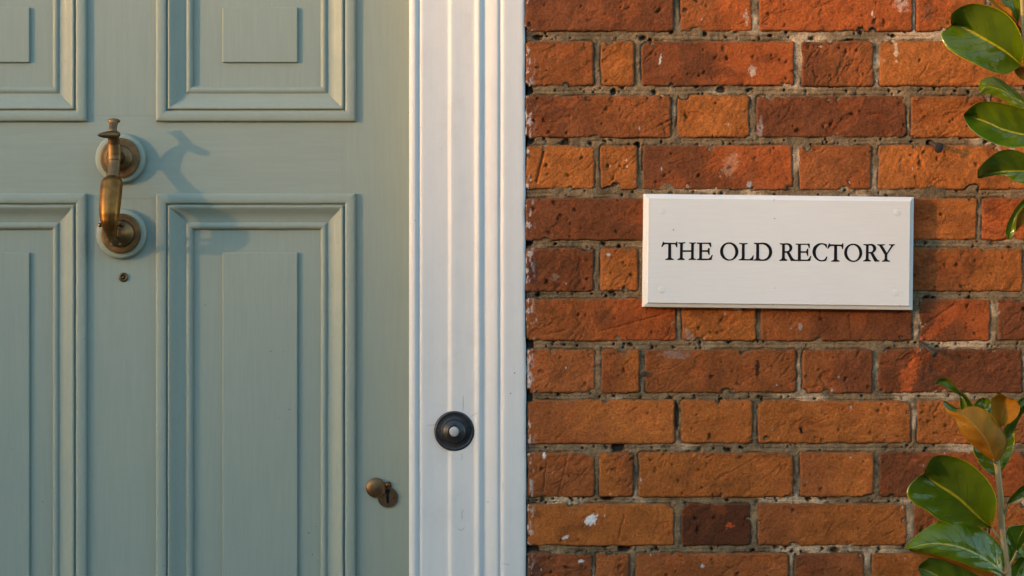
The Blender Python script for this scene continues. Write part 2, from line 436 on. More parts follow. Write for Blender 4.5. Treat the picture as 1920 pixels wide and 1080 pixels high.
STEP = 0.00125
def fine_brick(x0p, x1p, t, b, c0, c1, seed):
    r = random.Random(seed*7+1)
    jit = lambda: r.uniform(-0.0006, 0.0006)
    x0, z1 = px2w(x0p, t); x1, z0 = px2w(x1p, b)
    z1 += jit(); z0 += jit()
    m = 0.0025
    nx = int((x1-x0+2*m)/STEP)+1; nz = int((z1-z0+2*m)/STEP)+1
    X, Z = np.meshgrid(np.linspace(x0-m, x1+m, nx), np.linspace(z0-m, z1+m, nz))
    d = brick_shape(X, Z, x0, x1, z0, z1, seed)
    base = r.uniform(-0.0006, 0.0012)
    ang = r.uniform(0.5, 1.1); ca, sa = math.cos(ang), math.sin(ang)
    U = X*ca+Z*sa; Vv = -X*sa+Z*ca
    rough_k = r.uniform(0.5, 1.25)
    h = base + 0.0009*fbm(X*16, Z*16, seed+2) + rough_k*0.0008*fbm(U*40, Vv*140, seed+4) + rough_k*0.0006*fbm(X*210, Z*210, seed+6, 3)
    # sharp fold lines left by the moulding of the clay
    rg = 1-np.abs(fbm(U*24+1.7, Vv*62, seed+71, 4)); h -= rough_k*0.0012*sstep(0.93, 0.995, rg)*sstep(-0.1, 0.35, fbm(X*18, Z*18, seed+72, 2))
    rg2 = 1-np.abs(fbm(X*70, Z*90, seed+75, 3)); h -= rough_k*0.0003*sstep(0.90, 0.99, rg2)
    # flaked areas
    fl = fbm(X*26, Z*40, seed+31)
    h -= rough_k*0.0011*sstep(0.22, 0.32, fl)
    rr = 0.0032
    h -= np.where(d > -rr, rr*0.75*(1-np.sqrt(np.clip(1-((d+rr)/rr)**2, 0, 1))), 0)
    pit = np.zeros_like(X)
    area = (x1-x0)*(z1-z0)
    for k in range(int(area*1e6/900*r.uniform(0.1, 1.7))+1):
        px, pz = r.uniform(x0, x1), r.uniform(z0, z1)
        rad = r.choice([0.0011, 0.0014, 0.0018, 0.0024]); dp = rad*r.uniform(0.8, 1.6)
        el = r.uniform(0.5, 1.0); an = r.uniform(0, 3.14)
        dx = (X-px)*math.cos(an)+(Z-pz)*math.sin(an); dz = -(X-px)*math.sin(an)+(Z-pz)*math.cos(an)
        q = ((dx*el)**2+dz**2)/rad**2*(1+0.9*fbm(X*330+k, Z*330, seed+k, 2))
        pit = np.maximum(pit, dp*np.exp(-np.clip(q, 0, 20)**1.5))
    for k in range(r.choice([0, 1, 1, 2, 3])):
        px, pz = r.uniform(x0, x1), r.uniform(z0, z1); L = r.uniform(0.008, 0.035); an = r.uniform(0.1, 1.3)
        dd, tt = seg_d(X+0.003*fbm(X*70, Z*70, seed+k), Z+0.004*fbm(X*70, Z*70, seed+k+50), (px, pz), (px+L*math.cos(an), pz+L*math.sin(an)))
        pit = np.maximum(pit, 0.0014*np.exp(-(dd/0.0008)**2)*np.sin(np.pi*np.clip(tt, 0.02, 0.98)))
    h -= pit
    h = np.where(d > 0, np.minimum(h, -0.0025)-np.minimum(d, 0.003)*5, h)
    # colour
    s = (X-x0)/(x1-x0)
    f = sstep(0.25, 0.75, s+0.45*fbm(X*22, Z*22, seed+11))[..., None]
    col = PALL[c0]*(1-f)+PALL[c1]*f
    var = r.uniform(0.88, 1.12)
    col = col*var
    mo = fbm(X*24, Z*34, seed+13)[..., None]
    col = col*(1+0.26*mo)
    dk = (sstep(0.12, 0.5, fbm(X*30+3, Z*45, seed+17))*r.uniform(0.1, 0.5))[..., None]
    col = col*(1-dk)+PALL['K']*dk
    br = (sstep(0.2, 0.55, fbm(U*35, Vv*90, seed+19))*r.uniform(0.05, 0.35))[..., None]
    col = col*(1-br)+PALL['R']*br
    ex = sstep(0.22, 0.32, fl)[..., None]*0.22
    col = col*(1-ex)+PALL['R']*ex
    ed = (sstep(-0.004, 0.0, d+0.002*fbm(X*90, Z*90, seed+5))*0.5)[..., None]
    col = col*(1-ed)+lin(98, 76, 56)*ed
    col = col*(1-0.35*np.clip(pit/0.0015, 0, 1)[..., None])
    # lime and paint specks
    white = np.zeros_like(X)
    for k in range(r.choice([0, 0, 1, 1, 2, 4])):
        px, pz = r.uniform(x0, x1), r.uniform(z0, z1); w_ = r.uniform(0.0005, 0.0010); l_ = r.uniform(1, 3)
        white = np.maximum(white, np.exp(-(((X-px)/w_)**2+((Z-pz)/(w_*l_))**2)))
    if x0p < 1000:     # paint dragged onto the bricks beside the surround
        e = sstep(0.016, 0.002, X-px2w(986, 0)[0])
        white = np.maximum(white, e*sstep(0.12, 0.3, fbm(X*300, Z*120, seed+23, 4)+0.25*fbm(X*20, Z*25, seed+24))*0.8)
    for (cx, cy, rx, ry, an, st, cc) in MARKS:
        wx, wz = px2w(cx, cy)
        if x0-0.01 < wx < x1+0.01 and z0-0.01 < wz < z1+0.01:
            dx = (X-wx)*math.cos(an)+(Z-wz)*math.sin(an); dz = -(X-wx)*math.sin(an)+(Z-wz)*math.cos(an)
            q = np.sqrt((dx/(rx*S))**2+(dz/(ry*S))**2)+(0.55 if min(rx, ry) < 20 else 0.3)*fbm(X*150, Z*150, seed+29)+0.55*fbm(X*420, Z*420, seed+30, 2)
            w = (sstep(1.1, 0.8, q)*st)[..., None]; col = col*(1-w)+lin(*cc)*w
    for (ax, ay, bx, by, wd_, dp, lo) in GROOVES:
        A, B = px2w(ax, ay), px2w(bx, by)
        if x0-0.003 < (A[0]+B[0])/2 < x1+0.003 and z0-0.003 < (A[1]+B[1])/2 < z1+0.003:
            dd, _ = seg_d(X+0.0012*fbm(X*90, Z*90, seed+3), Z+0.0012*fbm(X*90, Z*90, seed+8), A, B)
            gsh = np.exp(-(dd/wd_)**2); h -= dp*gsh*(d < 0)
    w = (np.clip(white, 0, 1)*0.9)[..., None]
    col = col*(1-w)+np.array([0.55, 0.53, 0.5])*w
    V = np.stack([X, -h, Z], -1).reshape(-1, 3)
    F = grid_faces(nz, nx)
    dv = d.ravel()
    F = F[(dv[F].min(1) < 0.0008)]
    V, F, cc = compress(V, F, np.clip(col*GAIN, 0.004, 0.8).reshape(-1, 3))
    return mesh_obj('brick', V, F, M['brick'], wall, cols=cc)

# marks: centre px, radii px, angle, strength, colour
W8 = (205, 203, 200)
MARKS = [(1108, 974, 13, 8, 0.5, 1, W8), (1060, 1008, 8, 3, 0.4, .8, W8), (1020, 854, 3, 6, 0, .9, W8), (1500, 612, 3, 7, 0.1, .8, (150, 145, 140)),
         (1267, 665, 26, 8, 0, .5, (130, 118, 108)), (1405, 346, 5, 6, 0, .8, (165, 160, 155)), (1370, 310, 12, 26, -.4, .35, (190, 150, 120)),
         (1502, 808, 3, 9, 0.25, 1, (22, 18, 18)), (1760, 612, 60, 13, 0.8, .6, (172, 84, 42)), (1706, 700, 15, 46, -.3, .7, (178, 86, 42)), (1745, 705, 22, 28, -.3, .5, (80, 52, 38)),
         (1368, 985, 7, 6, 0, .8, (178, 78, 38)), (1680, 95, 3, 18, 0.05, .7, (205, 180, 150)), (1690, 5, 14, 14, 0, .5, (200, 170, 150)),
         (1400, 30, 3, 16, 0.1, .6, (200, 170, 140)), (1410, 135, 6, 12, 0, .6, (200, 180, 160)), (1238, 112, 2, 8, -.2, .8, W8),
         (1640, 60, 2, 6, 0, .7, W8), (1635, 25, 2, 6, 0, .7, W8), (1425, 240, 5, 24, 0, .45, (170, 160, 155)), (1385, 580, 6, 3, 0, .5, W8),
         (1090, 1052, 6, 3, .2, .8, W8), (1318, 1062, 4, 4, 0, .7, W8), (1293, 632, 7, 15, .3, .5, (150, 135, 120)), (1141, 478, 4, 3, .5, .9, W8),
         (1040, 520, 8, 8, 0, .5, (140, 112, 90)), (1420, 690, 4, 14, 0, .85, (30, 24, 24)), (1740, 22, 10, 14, 0, .6, (90, 66, 50)),
         (1790, 310, 40, 8, .15, .35, (120, 78, 48)), (1005, 1075, 12, 20, 0, .55, (52, 46, 48)), (1000, 500, 9, 30, 0, .5, (48, 40, 42))]
# scratches: px ends, width m, depth m
GROOVES = [(1025, 862, 1018, 930, .0010, .0016, 0), (1066, 850, 1046, 928, .0009, .0015, 0), (1030, 887, 1108, 892, .0008, .0012, 0),
           (1300, 925, 1418, 858, .0011, .0010, 0), (1404, 895, 1411, 935, .0007, .0014, 0), (1123, 622, 1262, 585, .0011, .0016, 0),
           (1023, 272, 1006, 340, .0016, .0045, 0), (1022, 626, 1060, 620, .0013, .002, 0), (1205, 118, 1228, 92, .001, .0014, 0),
           (1233, 238, 1262, 222, .001, .0018, 0), (1366, 45, 1376, 60, .0008, .001, 0), (1720, 620, 1790, 570, .0015, .0012, 0),
           (1075, 565, 1079, 585, .0008, .0012, 0), (1170, 968, 1158, 1018, .0012, .0016, 0), (1593, 590, 1596, 635, .0007, .0012, 0)]
fine = []
sd = 11
for (t, b, bl) in ROWS:
    for (x0, x1, c0, c1) in bl:
        if x0 > 1990: continue
        x1c = x1
        fine_brick(x0, x1c, t, b, c0, c1, sd); fine.append((x0, x1c, t, b, sd)); sd += 1

# mortar bed of the detailed area
def fine_mortar():
    X0, Z1 = px2w(981, -40); X1, Z0 = px2w(2160, 1126)
    nx = int((X1-X0)/STEP)+1; nz = int((Z1-Z0)/STEP)+1
    X, Z = np.meshgrid(np.linspace(X0, X1, nx), np.linspace(Z0, Z1, nz))
    d = np.full(X.shape, 1.0)
    for (x0, x1, t, b, s) in fine:
        xa, z1 = px2w(x0, t); xb, z0 = px2w(x1, b)
        i0 = max(int((z0-0.02-Z0)/STEP), 0); i1 = int((z1+0.02-Z0)/STEP)+2
        j0 = max(int((xa-0.02-X0)/STEP), 0); j1 = int((xb+0.02-X0)/STEP)+2
        d[i0:i1, j0:j1] = np.minimum(d[i0:i1, j0:j1], brick_shape(X[i0:i1, j0:j1], Z[i0:i1, j0:j1], xa, xb, z0, z1, s))
    h = -0.0021+0.0011*fbm(X*60, Z*60, 3)+0.0011*fbm(X*230, Z*230, 4, 3)
    gpn = sstep(-0.35, 0.25, fbm(X*45, Z*45, 8))
    h -= gpn*0.0034*np.exp(-((d-0.0004)/0.0011)**2)
    # ruled line along the beds
    PY = 540-(Z-ZC)/S; PX = 960+X/S
    for k in range(len(ROWS)-1):
        mid = (ROWS[k][1]+ROWS[k+1][0])/2+2.0*fbm(PX/90, PX*0+k, 7+k, 2)
        on = sstep(0.0, 0.25, fbm(PX/70, PX*0+k*3.1, 21, 2)+0.35)
        h -= on*0.0013*np.exp(-((PY-mid)/1.2)**2)
        h += on*0.0004*sstep(0, 3, PY-mid)*sstep(9, 6, PY-mid)
    r = random.Random(77)
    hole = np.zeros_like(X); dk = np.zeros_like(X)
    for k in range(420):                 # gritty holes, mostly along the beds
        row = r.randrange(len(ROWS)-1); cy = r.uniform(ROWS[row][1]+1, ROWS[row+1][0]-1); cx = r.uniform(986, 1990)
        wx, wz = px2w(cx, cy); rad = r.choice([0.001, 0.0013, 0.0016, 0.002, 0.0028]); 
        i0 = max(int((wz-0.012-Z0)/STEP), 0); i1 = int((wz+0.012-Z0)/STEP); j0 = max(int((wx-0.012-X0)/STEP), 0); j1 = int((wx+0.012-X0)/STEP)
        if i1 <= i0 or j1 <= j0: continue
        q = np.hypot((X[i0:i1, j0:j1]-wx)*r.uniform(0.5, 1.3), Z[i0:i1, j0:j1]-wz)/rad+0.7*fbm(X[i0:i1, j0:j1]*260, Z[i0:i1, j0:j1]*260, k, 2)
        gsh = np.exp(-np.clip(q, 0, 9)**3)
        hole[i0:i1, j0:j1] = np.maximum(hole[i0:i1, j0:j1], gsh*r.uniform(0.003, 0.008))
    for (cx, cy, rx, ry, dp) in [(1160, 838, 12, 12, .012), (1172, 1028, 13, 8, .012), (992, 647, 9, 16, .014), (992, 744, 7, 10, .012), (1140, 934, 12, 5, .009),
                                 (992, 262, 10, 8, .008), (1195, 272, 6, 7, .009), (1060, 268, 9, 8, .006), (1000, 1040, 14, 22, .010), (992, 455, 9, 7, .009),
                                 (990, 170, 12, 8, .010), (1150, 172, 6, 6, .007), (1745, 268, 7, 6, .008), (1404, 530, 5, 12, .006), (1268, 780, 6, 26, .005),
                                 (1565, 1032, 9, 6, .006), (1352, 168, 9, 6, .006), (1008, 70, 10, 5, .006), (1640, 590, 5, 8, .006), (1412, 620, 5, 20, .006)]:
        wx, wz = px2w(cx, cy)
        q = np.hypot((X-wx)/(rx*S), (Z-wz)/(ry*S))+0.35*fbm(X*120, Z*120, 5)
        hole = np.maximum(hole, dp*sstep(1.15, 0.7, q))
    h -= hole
    gapx = X-px2w(987.5, 0)[0]
    h = np.where(gapx < 0.0015*fbm(X*10, Z*45, 90), h-0.02, h)
    # smeared pointing over the arrises where the joint was buttered
    col = np.ones(X.shape+(3,))*lin(126, 106, 80)
    g1 = fbm(X*14, Z*22, 41)[..., None]; col = col*(1+0.3*g1)
    pale = sstep(0.15, 0.45, fbm(X*12+5, Z*26, 43)+0.22*(PX-1450)/500)[..., None]*0.6
    col = col*(1-pale)+lin(205, 178, 145)*pale
    moss = sstep(0.2, 0.5, fbm(X*22, Z*30, 47)-0.15*(PX-1400)/500)[..., None]*0.5
    col = col*(1-moss)+lin(84, 76, 60)*moss
    hole_shade = sstep(0.001, 0.004, hole)[..., None]*0.65  # shade of the holes painted into the mortar colour
    col = col*(1-hole_shade)+lin(46, 38, 32)*hole_shade
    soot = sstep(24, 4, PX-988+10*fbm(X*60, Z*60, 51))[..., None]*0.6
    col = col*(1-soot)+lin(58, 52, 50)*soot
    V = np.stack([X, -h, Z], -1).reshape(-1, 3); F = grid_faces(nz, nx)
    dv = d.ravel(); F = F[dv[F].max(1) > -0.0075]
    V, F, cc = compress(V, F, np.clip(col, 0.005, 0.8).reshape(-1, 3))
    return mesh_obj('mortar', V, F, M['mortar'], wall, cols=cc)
fine_mortar()

# plain bricks of the rest of the wall (out of the picture)
plain = {}
def plain_brick(x0, x1, z0, z1, key, seed):
    w, hh = round(x1-x0, 3), round(z1-z0, 3)
    k = (w, hh, key)
    if k not in plain:
        xs = np.array([0, .003, .006, w/2, w-.006, w-.003, w]); zs = np.array([0, .003, .006, hh/2, hh-.006, hh-.003, hh])
        X, Z = np.meshgrid(xs, zs)
        e = np.minimum(np.minimum(X, w-X), np.minimum(Z, hh-Z))
        y = np.where(e < 0.001, 0.03, np.where(e < 0.004, 0.0012, 0.0))
        V = np.stack([X-w/2, y, Z-hh/2], -1).reshape(-1, 3)
        ob = mesh_obj('brick', V, grid_faces(7, 7), M['brick'], None, cols=np.ones((49, 3))*PALL[key], origin=(0, 0, 0))
        plain[k] = ob; ob.parent = wall
    else:
        ob = plain[k].copy(); C.objects.link(ob)
    ob.location = Vector(((x0+x1)/2, 0, (z0+z1)/2))-wall.location
GZ = 95.9*S; JX = 11*S
rr_ = random.Random(3)
top0 = px2w(0, -40)[1]; bot0 = px2w(0, 1128)[1]
def fill_rows(xs, xe, z_from, up, count, start_par):
    for i in range(count):
        zb = z_from+i*GZ if up else z_from-(i+1)*GZ
        if zb < 0.0 : continue
        x = xs; par = (i+start_par) % 2
        seq = [0.10, 0.05, 0.218, 0.105, 0.218, 0.105] if par else [0.218, 0.105, 0.218, 0.105, 0.218]
        for wdt in seq:
            if x+wdt > xe+0.12: break
            plain_brick(x, x+wdt, zb+0.0135, zb+GZ, rr_.choice('OORBBD'), 0); x += wdt+0.0095
XR = px2w(988, 0)[0]
fill_rows(XR, XR+0.85, px2w(0, -27)[1]+0.000, True, 5, 1)
fill_rows(XR, XR+0.85, px2w(0, 1122)[1], False, 14, 0)
# solid core behind the facing and mortar face of the plain areas
XL = W(-560, 0)[0]
box('mortar', XR+0.002, XR+1.0, 0.012, 0.24, 0, top0+0.42, M['core'], wall, bev=0)
box('mortar', XR+0.003, XR+1.0, 0.003, 0.0115, px2w(0, -38)[1], top0+0.42, M['core'], wall, bev=0)
box('mortar', XR+0.003, XR+1.0, 0.003, 0.0115, 0, px2w(0, 1124)[1], M['core'], wall, bev=0)
box('mortar', XL-0.5, XL-0.002, 0.003, 0.24, 0, top0+0.42, M['core'], wall, bev=0)
for i in range(29):
    zb = 0.004+i*GZ
    for (a_, b_) in ([(0.01, 0.115), (0.124, 0.342)] if i % 2 else [(0.01, 0.228), (0.237, 0.342)]):
        plain_brick(XL-b_, XL-a_, zb+0.0095, zb+GZ, rr_.choice('OORBBD'), 0)

# ------------------------------------------------------------------ door surround
frame = tag(empty('door_surround', (W(876, 0)[0], 0, 0)), 'white painted moulded timber door surround between green door and brick wall', 'door frame')
PROF = [(766.5, -40), (766.5, -12.4), (767.5, -11.4), (774, -9.6), (777, -9.3), (779.5, -9.8), (784, -13.4), (785.5, -13.4), (788, -11.2), (790, -10.5), (815, -10.8), (838, -10.4), (840.5, -9.9), (844.5, -7.4),
        (847, -7.0), (870, -7.3), (888, -6.9), (890.5, -6.2), (895, -3.4), (898, -3.0), (900.5, -3.6), (905, -6.6), (908, -6.9), (911, -6.0), (918, -3.4), (926, -1.6), (931, -0.7), (934, -0.8), (936.5, -2.9), (938, -2.8),
        (940.5, -0.8), (944, 0.5), (947, 0.8), (965, 0.5), (980, 0.6), (983.5, 0.1), (985.5, -1.6), (986.2, -22)]
def surround(mirror, name):
    pf = []
    for (x0, h0), (x1, h1) in zip(PROF[:-1], PROF[1:]):
        k = max(1, int(abs(x1-x0)/4))
        for q in range(k): pf.append((x0+(x1-x0)*q/k, h0+(h1-h0)*q/k))
    pf.append(PROF[-1])
    P = np.array(pf); zt, zb = top0+0.3, 0.02
    zs = np.r_[np.linspace(zt, px2w(0, -60)[1], 20)[:-1], np.linspace(px2w(0, -60)[1], px2w(0, 1140)[1], 240), np.linspace(px2w(0, 1140)[1], zb, 30)[1:]]
    xs = (P[:, 0]-960)*S
    if mirror: xs = 2*W(230, 0, YD)[0]-xs
    X, Z = np.meshgrid(xs, zs); H = np.meshgrid(P[:, 1]*0.001, zs)[0]
    H = H+0.00025*fbm(X*30, Z*14, 61)+0.00016*fbm(X*120, Z*60, 62, 3)
    edge = np.meshgrid(np.r_[np.zeros(len(P)-4), np.ones(4)], zs)[0]
    X = X+0.00035*fbm(X*40, Z*9, 63)+edge*(0.0011*fbm(Z*35, Z*0, 64, 4)+0.0016*(Z-ZC)*-1.6)*(1 if not mirror else -1)
    V = np.stack([X, -H, Z], -1).reshape(-1, 3); F = grid_faces(len(zs), len(P))
    if mirror: F = F[:, ::-1]
    return mesh_obj(name, V, F[:, ::-1], M['white'], frame)
surround(False, 'architrave'); surround(True, 'architrave')
xj = W(766.5, 0)[0]; xjl = 2*W(230, 0, YD)[0]-xj
box('jamb', xj-0.0005, xj+0.16, 0.014, 0.2, 0.02, top0+0.3, M['white'], frame)
box('jamb', xjl-0.16, xjl+0.0005, 0.014, 0.2, 0.02, top0+0.3, M['white'], frame)
box('head', xjl-0.16, xj+0.16, 0.0, 0.2, top0+0.3, top0+0.5, M['white'], frame)
st = box('doorstep', xjl-0.16, xj+0.16, -0.34, 0.2, -0.02, 0.021, M['stone'], bev=0.006); st['kind'] = 'structure'

# ------------------------------------------------------------------ door
door = tag(empty('front_door', (W(230, 0, YD)[0], YD, 0.03)), 'sage green painted panelled front door with brass knocker', 'door')
def DX(px): return W(px, 0, YD)[0]
def DZ(py): return W(0, py, YD)[2]
def dbox(name, xa, xb, ya, yb, mat, front=0.0, back=0.044, bev=0.0003):
    return box(name, DX(xa)+0.00003, DX(xb)-0.00003, YD-front, YD+back, DZ(yb)+0.00003, DZ(ya)-0.00003, mat, door, bev)
PANX = [(-207, 163), (293.5, 667)]
PANY = [(-900, -233), (-98, 228), (363, 1390), (1530, 2010)]
I = 24
dl, dr = -345, 812
dbox('stile', dl, PANX[0][0]+I, -1060, 2200, M['door_v'])
dbox('stile', PANX[1][1]-I, dr, -1060, 2200, M['door_v'])
rails = [(-1060, PANY[0][0]+I), (PANY[0][1]-I, PANY[1][0]+I), (217, 373), (PANY[2][1]-I, PANY[3][0]+I), (PANY[3][1]-I, 2200)]
for a_, b_ in rails: dbox('rail', PANX[0][0]+I, PANX[1][1]-I, a_, b_, M['door_h'])
for (ra, rb) in zip(rails[:-1], rails[1:]): dbox('muntin', PANX[0][1]-I, PANX[1][0]+I, ra[1], rb[0], M['door_v'])
# bolection moulding: (inset px, height mm) from the outer edge in to the panel
BOL = [(0, -3), (0, 4.2), (1.2, 5.6), (4, 6.3), (10, 6.7), (16, 6.5), (18.6, 5.8), (19.8, 5.0), (20.6, 1.6), (22.8, 1.4), (23.6, 4.6), (25, 5.6), (27, 5.6), (31, 3.6), (37, -0.6), (44, -4.0), (51, -5.6), (56, -6.3),
       (58, -4.9), (61.5, -3.4), (66, -3.8), (69, -6.0), (70.2, -9.0), (70.4, -13)]
BOLR = [(i_*0.955, h_) for i_, h_ in BOL]
def moulding(rect, seed):
    xa, xb, ya, yb = rect
    for side in range(4):
        L = abs(DX(xb)-DX(xa)) if side % 2 == 0 else abs(DZ(ya)-DZ(yb))
        nl = max(6, int(L/0.006)); pr_ = BOLR
        tt = np.linspace(0, 1, nl); V = []
        P = np.array(pr_); ins = P[:, 0]*S*(D+YD)/D
        x0, x1, z0, z1 = DX(xa), DX(xb), DZ(yb), DZ(ya)
        gp = 0.00012
        if side == 0:   A = (x0+ins+gp, z1-ins); B = (x1-ins-gp, z1-ins)
        elif side == 1: A = (x1-ins, z1-ins-gp); B = (x1-ins, z0+ins+gp)
        elif side == 2: A = (x1-ins-gp, z0+ins); B = (x0+ins+gp, z0+ins)
        else:           A = (x0+ins, z0+ins+gp); B = (x0+ins, z1-ins-gp)
        T = tt[:, None]
        X = A[0][None, :]*(1-T)+B[0][None, :]*T; Z = A[1][None, :]*(1-T)+B[1][None, :]*T
        H = np.repeat(P[None, :, 1]*0.001, nl, 0)
        H = H+0.00035*fbm(X*18, Z*18, seed+side)+0.00022*fbm(X*90, Z*90, seed+5, 3)
        jx = 0.0004*fbm(X*25, Z*25, seed+8)
        V = np.stack([X+jx, YD-H, Z+jx], -1).reshape(-1, 3)
        mesh_obj('moulding', V, grid_faces(nl, len(P)), M['door_m'], door, sharp=50)
sdm = 100
for pxr in PANX:
    for pyr in PANY:
        big_ = pyr[1] > 300
        rect = (pxr[0], pxr[1], pyr[0], pyr[1])
        moulding(rect, sdm); sdm += 11
        pn = dbox('panel', pxr[0]+18, pxr[1]-18, pyr[0]+18, pyr[1]-18, M['door_v'], front=-0.0100, back=0.03, bev=0)
        # raised field
        m = (122 if pxr[0] > 0 else 122, 110, 110, 112)
        fx0, fx1, fy0, fy1 = pxr[0]+m[0], pxr[1]-m[1], pyr[0]+m[2], pyr[1]-m[3]
        if pxr[0] < 0: fx0, fx1 = pxr[0]+110, pxr[1]-110
        f_ = box('raised_field', DX(fx0), DX(fx1), YD+0.0060, YD+0.0102, DZ(fy1), DZ(fy0), M['door_v'], pn, 0.0016, 3)

# knocker --------------------------------------------------------------
def KP(ax, ay, p): return W(ax, ay, YD-p*0.001)
def sweep(name, rows, mat, parent, n=28, flute=0.0, nflute=8, res=10):
    """rows: (p mm, ay px, half width px, half thickness mm); path stays in one vertical plane"""
    R = np.array(rows, float); Q = []
    for k in range(4):
        Q.append(np.interp(np.linspace(0, len(R)-1, res*(len(R)-1)+1), np.arange(len(R)), R[:, k]))
    Q = np.stack(Q, 1)
    for _ in range(3):
        Q[1:-1] = (Q[:-2]+2*Q[1:-1]+Q[2:])/4
    x0 = DX(225); pts = []
    for p, ay, w, th in Q:
        pt = KP(960, ay, p); pts.append(Vector((x0, pt.y, pt.z)))
    V = []
    for i, pt in enumerate(pts):
        d = (pts[min(i+1, len(pts)-1)]-pts[max(i-1, 0)]).normalized(); nrm = d.cross(Vector((1, 0, 0))).normalized()
        w = Q[i, 2]*S; th = Q[i, 3]*0.001
        for k in range(n):
            t = 2*math.pi*k/n; f = 1+flute*math.cos(nflute*t)*min(1, i/8, (len(pts)-1-i)/8)
            V.append(pt+Vector((1, 0, 0))*math.cos(t)*w*f+nrm*math.sin(t)*th*f)
    F = [tuple(f) for f in grid_faces(len(pts), n, True)]+[tuple(range(n))[::-1], tuple(range((len(pts)-1)*n, len(pts)*n))]
    return mesh_obj(name, V, F, mat, parent, sharp=60)
kn = sweep('door_knocker', [(47, 334, 12, 7), (49, 337, 17.5, 9), (52, 343, 20.6, 11), (57, 358, 20.8, 12), (63, 380, 20.2, 12.5), (67, 400, 19, 12), (67, 414, 17.2, 11.5), (63, 426, 14.4, 10), (57, 436, 11, 8.5),
                             (51, 443, 8.5, 7)], M['brass'], door, n=96, flute=0.010, nflute=9)
sweep('swan_neck', [(47, 248, 9, 4.2), (44.5, 254, 10.5, 4.6), (41, 261, 11, 4.9), (38, 270, 11.6, 5.2), (36, 281, 12.8, 6.2), (35, 291, 13, 6.4), (36, 299.5, 12.4, 5.6), (36.6, 302.5, 11.2, 4.6), (38, 308, 11.6, 5.0), (42, 319, 12, 5.2), (46, 329, 12.4, 5.4), (50, 339, 12.4, 6)], M['brass_dull'], kn, res=12)
sweep('finial', [(38.5, 226.5, 12, 4.5), (39.5, 227.5, 12, 4.5), (40.5, 230, 8.5, 3.2), (44, 236, 7.6, 3.2), (46.5, 244, 8, 3.6), (47, 252, 9, 4.5)], M['brass_dull'], kn, res=6)
tipv = KP(183, 253.5, 70); roo = KP(222, 252, 46); ax_ = (tipv-roo); Lx = ax_.length
lathe('thumb_piece', roo, [(0, -0.002), (.0035, -.0012), (.0052, .002), (.0058, Lx*.3), (.0054, Lx*.5), (.0044, Lx*.7), (.0030, Lx*.87), (.0016, Lx*.97), (0, Lx)], M['brass_dull'], kn, n=24, axis=ax_, sharp=60)
sweep('foot', [(53, 439, 9.5, 7), (46, 445, 7.6, 5), (37, 452, 7.2, 4.5), (31, 455, 8.2, 4.5), (29.5, 456.5, 10.5, 5), (28.5, 457.5, 10.5, 5)], M['brass_dull'], kn, res=6)
pin = lathe('pin', KP(183.5, 422, 50), [(0, 0), (.0024, .0006), (.0036, .003), (.0026, .0056), (.0018, .0064), (.0018, .031), (.0028, .032), (.0040, .0355), (.0028, .039), (0, .0398)], M['brass_dull'], kn, n=20, axis=Vector((1, 0, 0)))
for (cx, cy, lower) in [(227.5, 297.5, False), (229, 438.5, True)]:
    c0_ = Vector((DX(cx), YD+0.001, DZ(cy))); k = S*(D+YD)/D
    lathe('mounting_disc', c0_, [(0, 0), (46*k, 0), (47.5*k, .003), (47*k, .007), (45*k, .0096), (42.5*k, .0108), (0, .0109)], M['door_m'], kn, n=72)
    cb = Vector((DX(cx+1), YD-0.0098, DZ(cy)))
    rs = lathe('rosette', cb, [(0, 0), (37*k, 0), (37.6*k, .0018), (36.8*k, .0030), (35.5*k, .0034), (32*k, .0031), (28*k, .0036), (24.6*k, .0042), (24*k, .0036), (23.2*k, .0044), (20*k, .006), (14*k, .0085), (0, .0095)] if not lower else
               [(0, 0), (37*k, 0), (37.6*k, .0018), (36.8*k, .0030), (35.5*k, .0034), (30*k, .0032), (26*k, .0034), (25.4*k, .0026), (24.6*k, .0042), (23*k, .0056), (18*k, .0075), (13*k, .0105), (9*k, .016), (6*k, .0185), (0, .019)], M['brass_dull'], kn, n=72)
    # thin line of polish residue round the rim
    lathe('polish_line', Vector((DX(cx+1), YD-0.0100, DZ(cy))), [(37.2*k, .0), (38.5*k, .0), (38.7*k, .0013), (37.4*k, .0015)], M['verdigris'], kn, n=72)
    if not lower:
        lathe('boss', Vector((DX(cx+1), YD-0.016, DZ(cy))), [(16*k, 0), (15.2*k, .0018), (12.4*k, .003), (11.6*k, .008), (11*k, .013), (9*k, .0175), (0, .0185)], M['brass_dull'], kn, n=40)
# small spy hole
sp_ = lathe('spy_hole', Vector((DX(231.5), YD+0.001, DZ(520))), [(0, 0), (8.8*S, 0), (9.2*S, .0016), (8.2*S, .0034), (6.2*S, .0042), (5.2*S, .0036), (4.6*S, .0014), (0, .0012)], M['brass_dull'], door, n=32)
lathe('lens', Vector((DX(231.5), YD-0.0001, DZ(520))), [(4.2*S, 0), (3.6*S, .0012), (2*S, .0019), (0, .002)], M['bronze'], sp_, n=20)

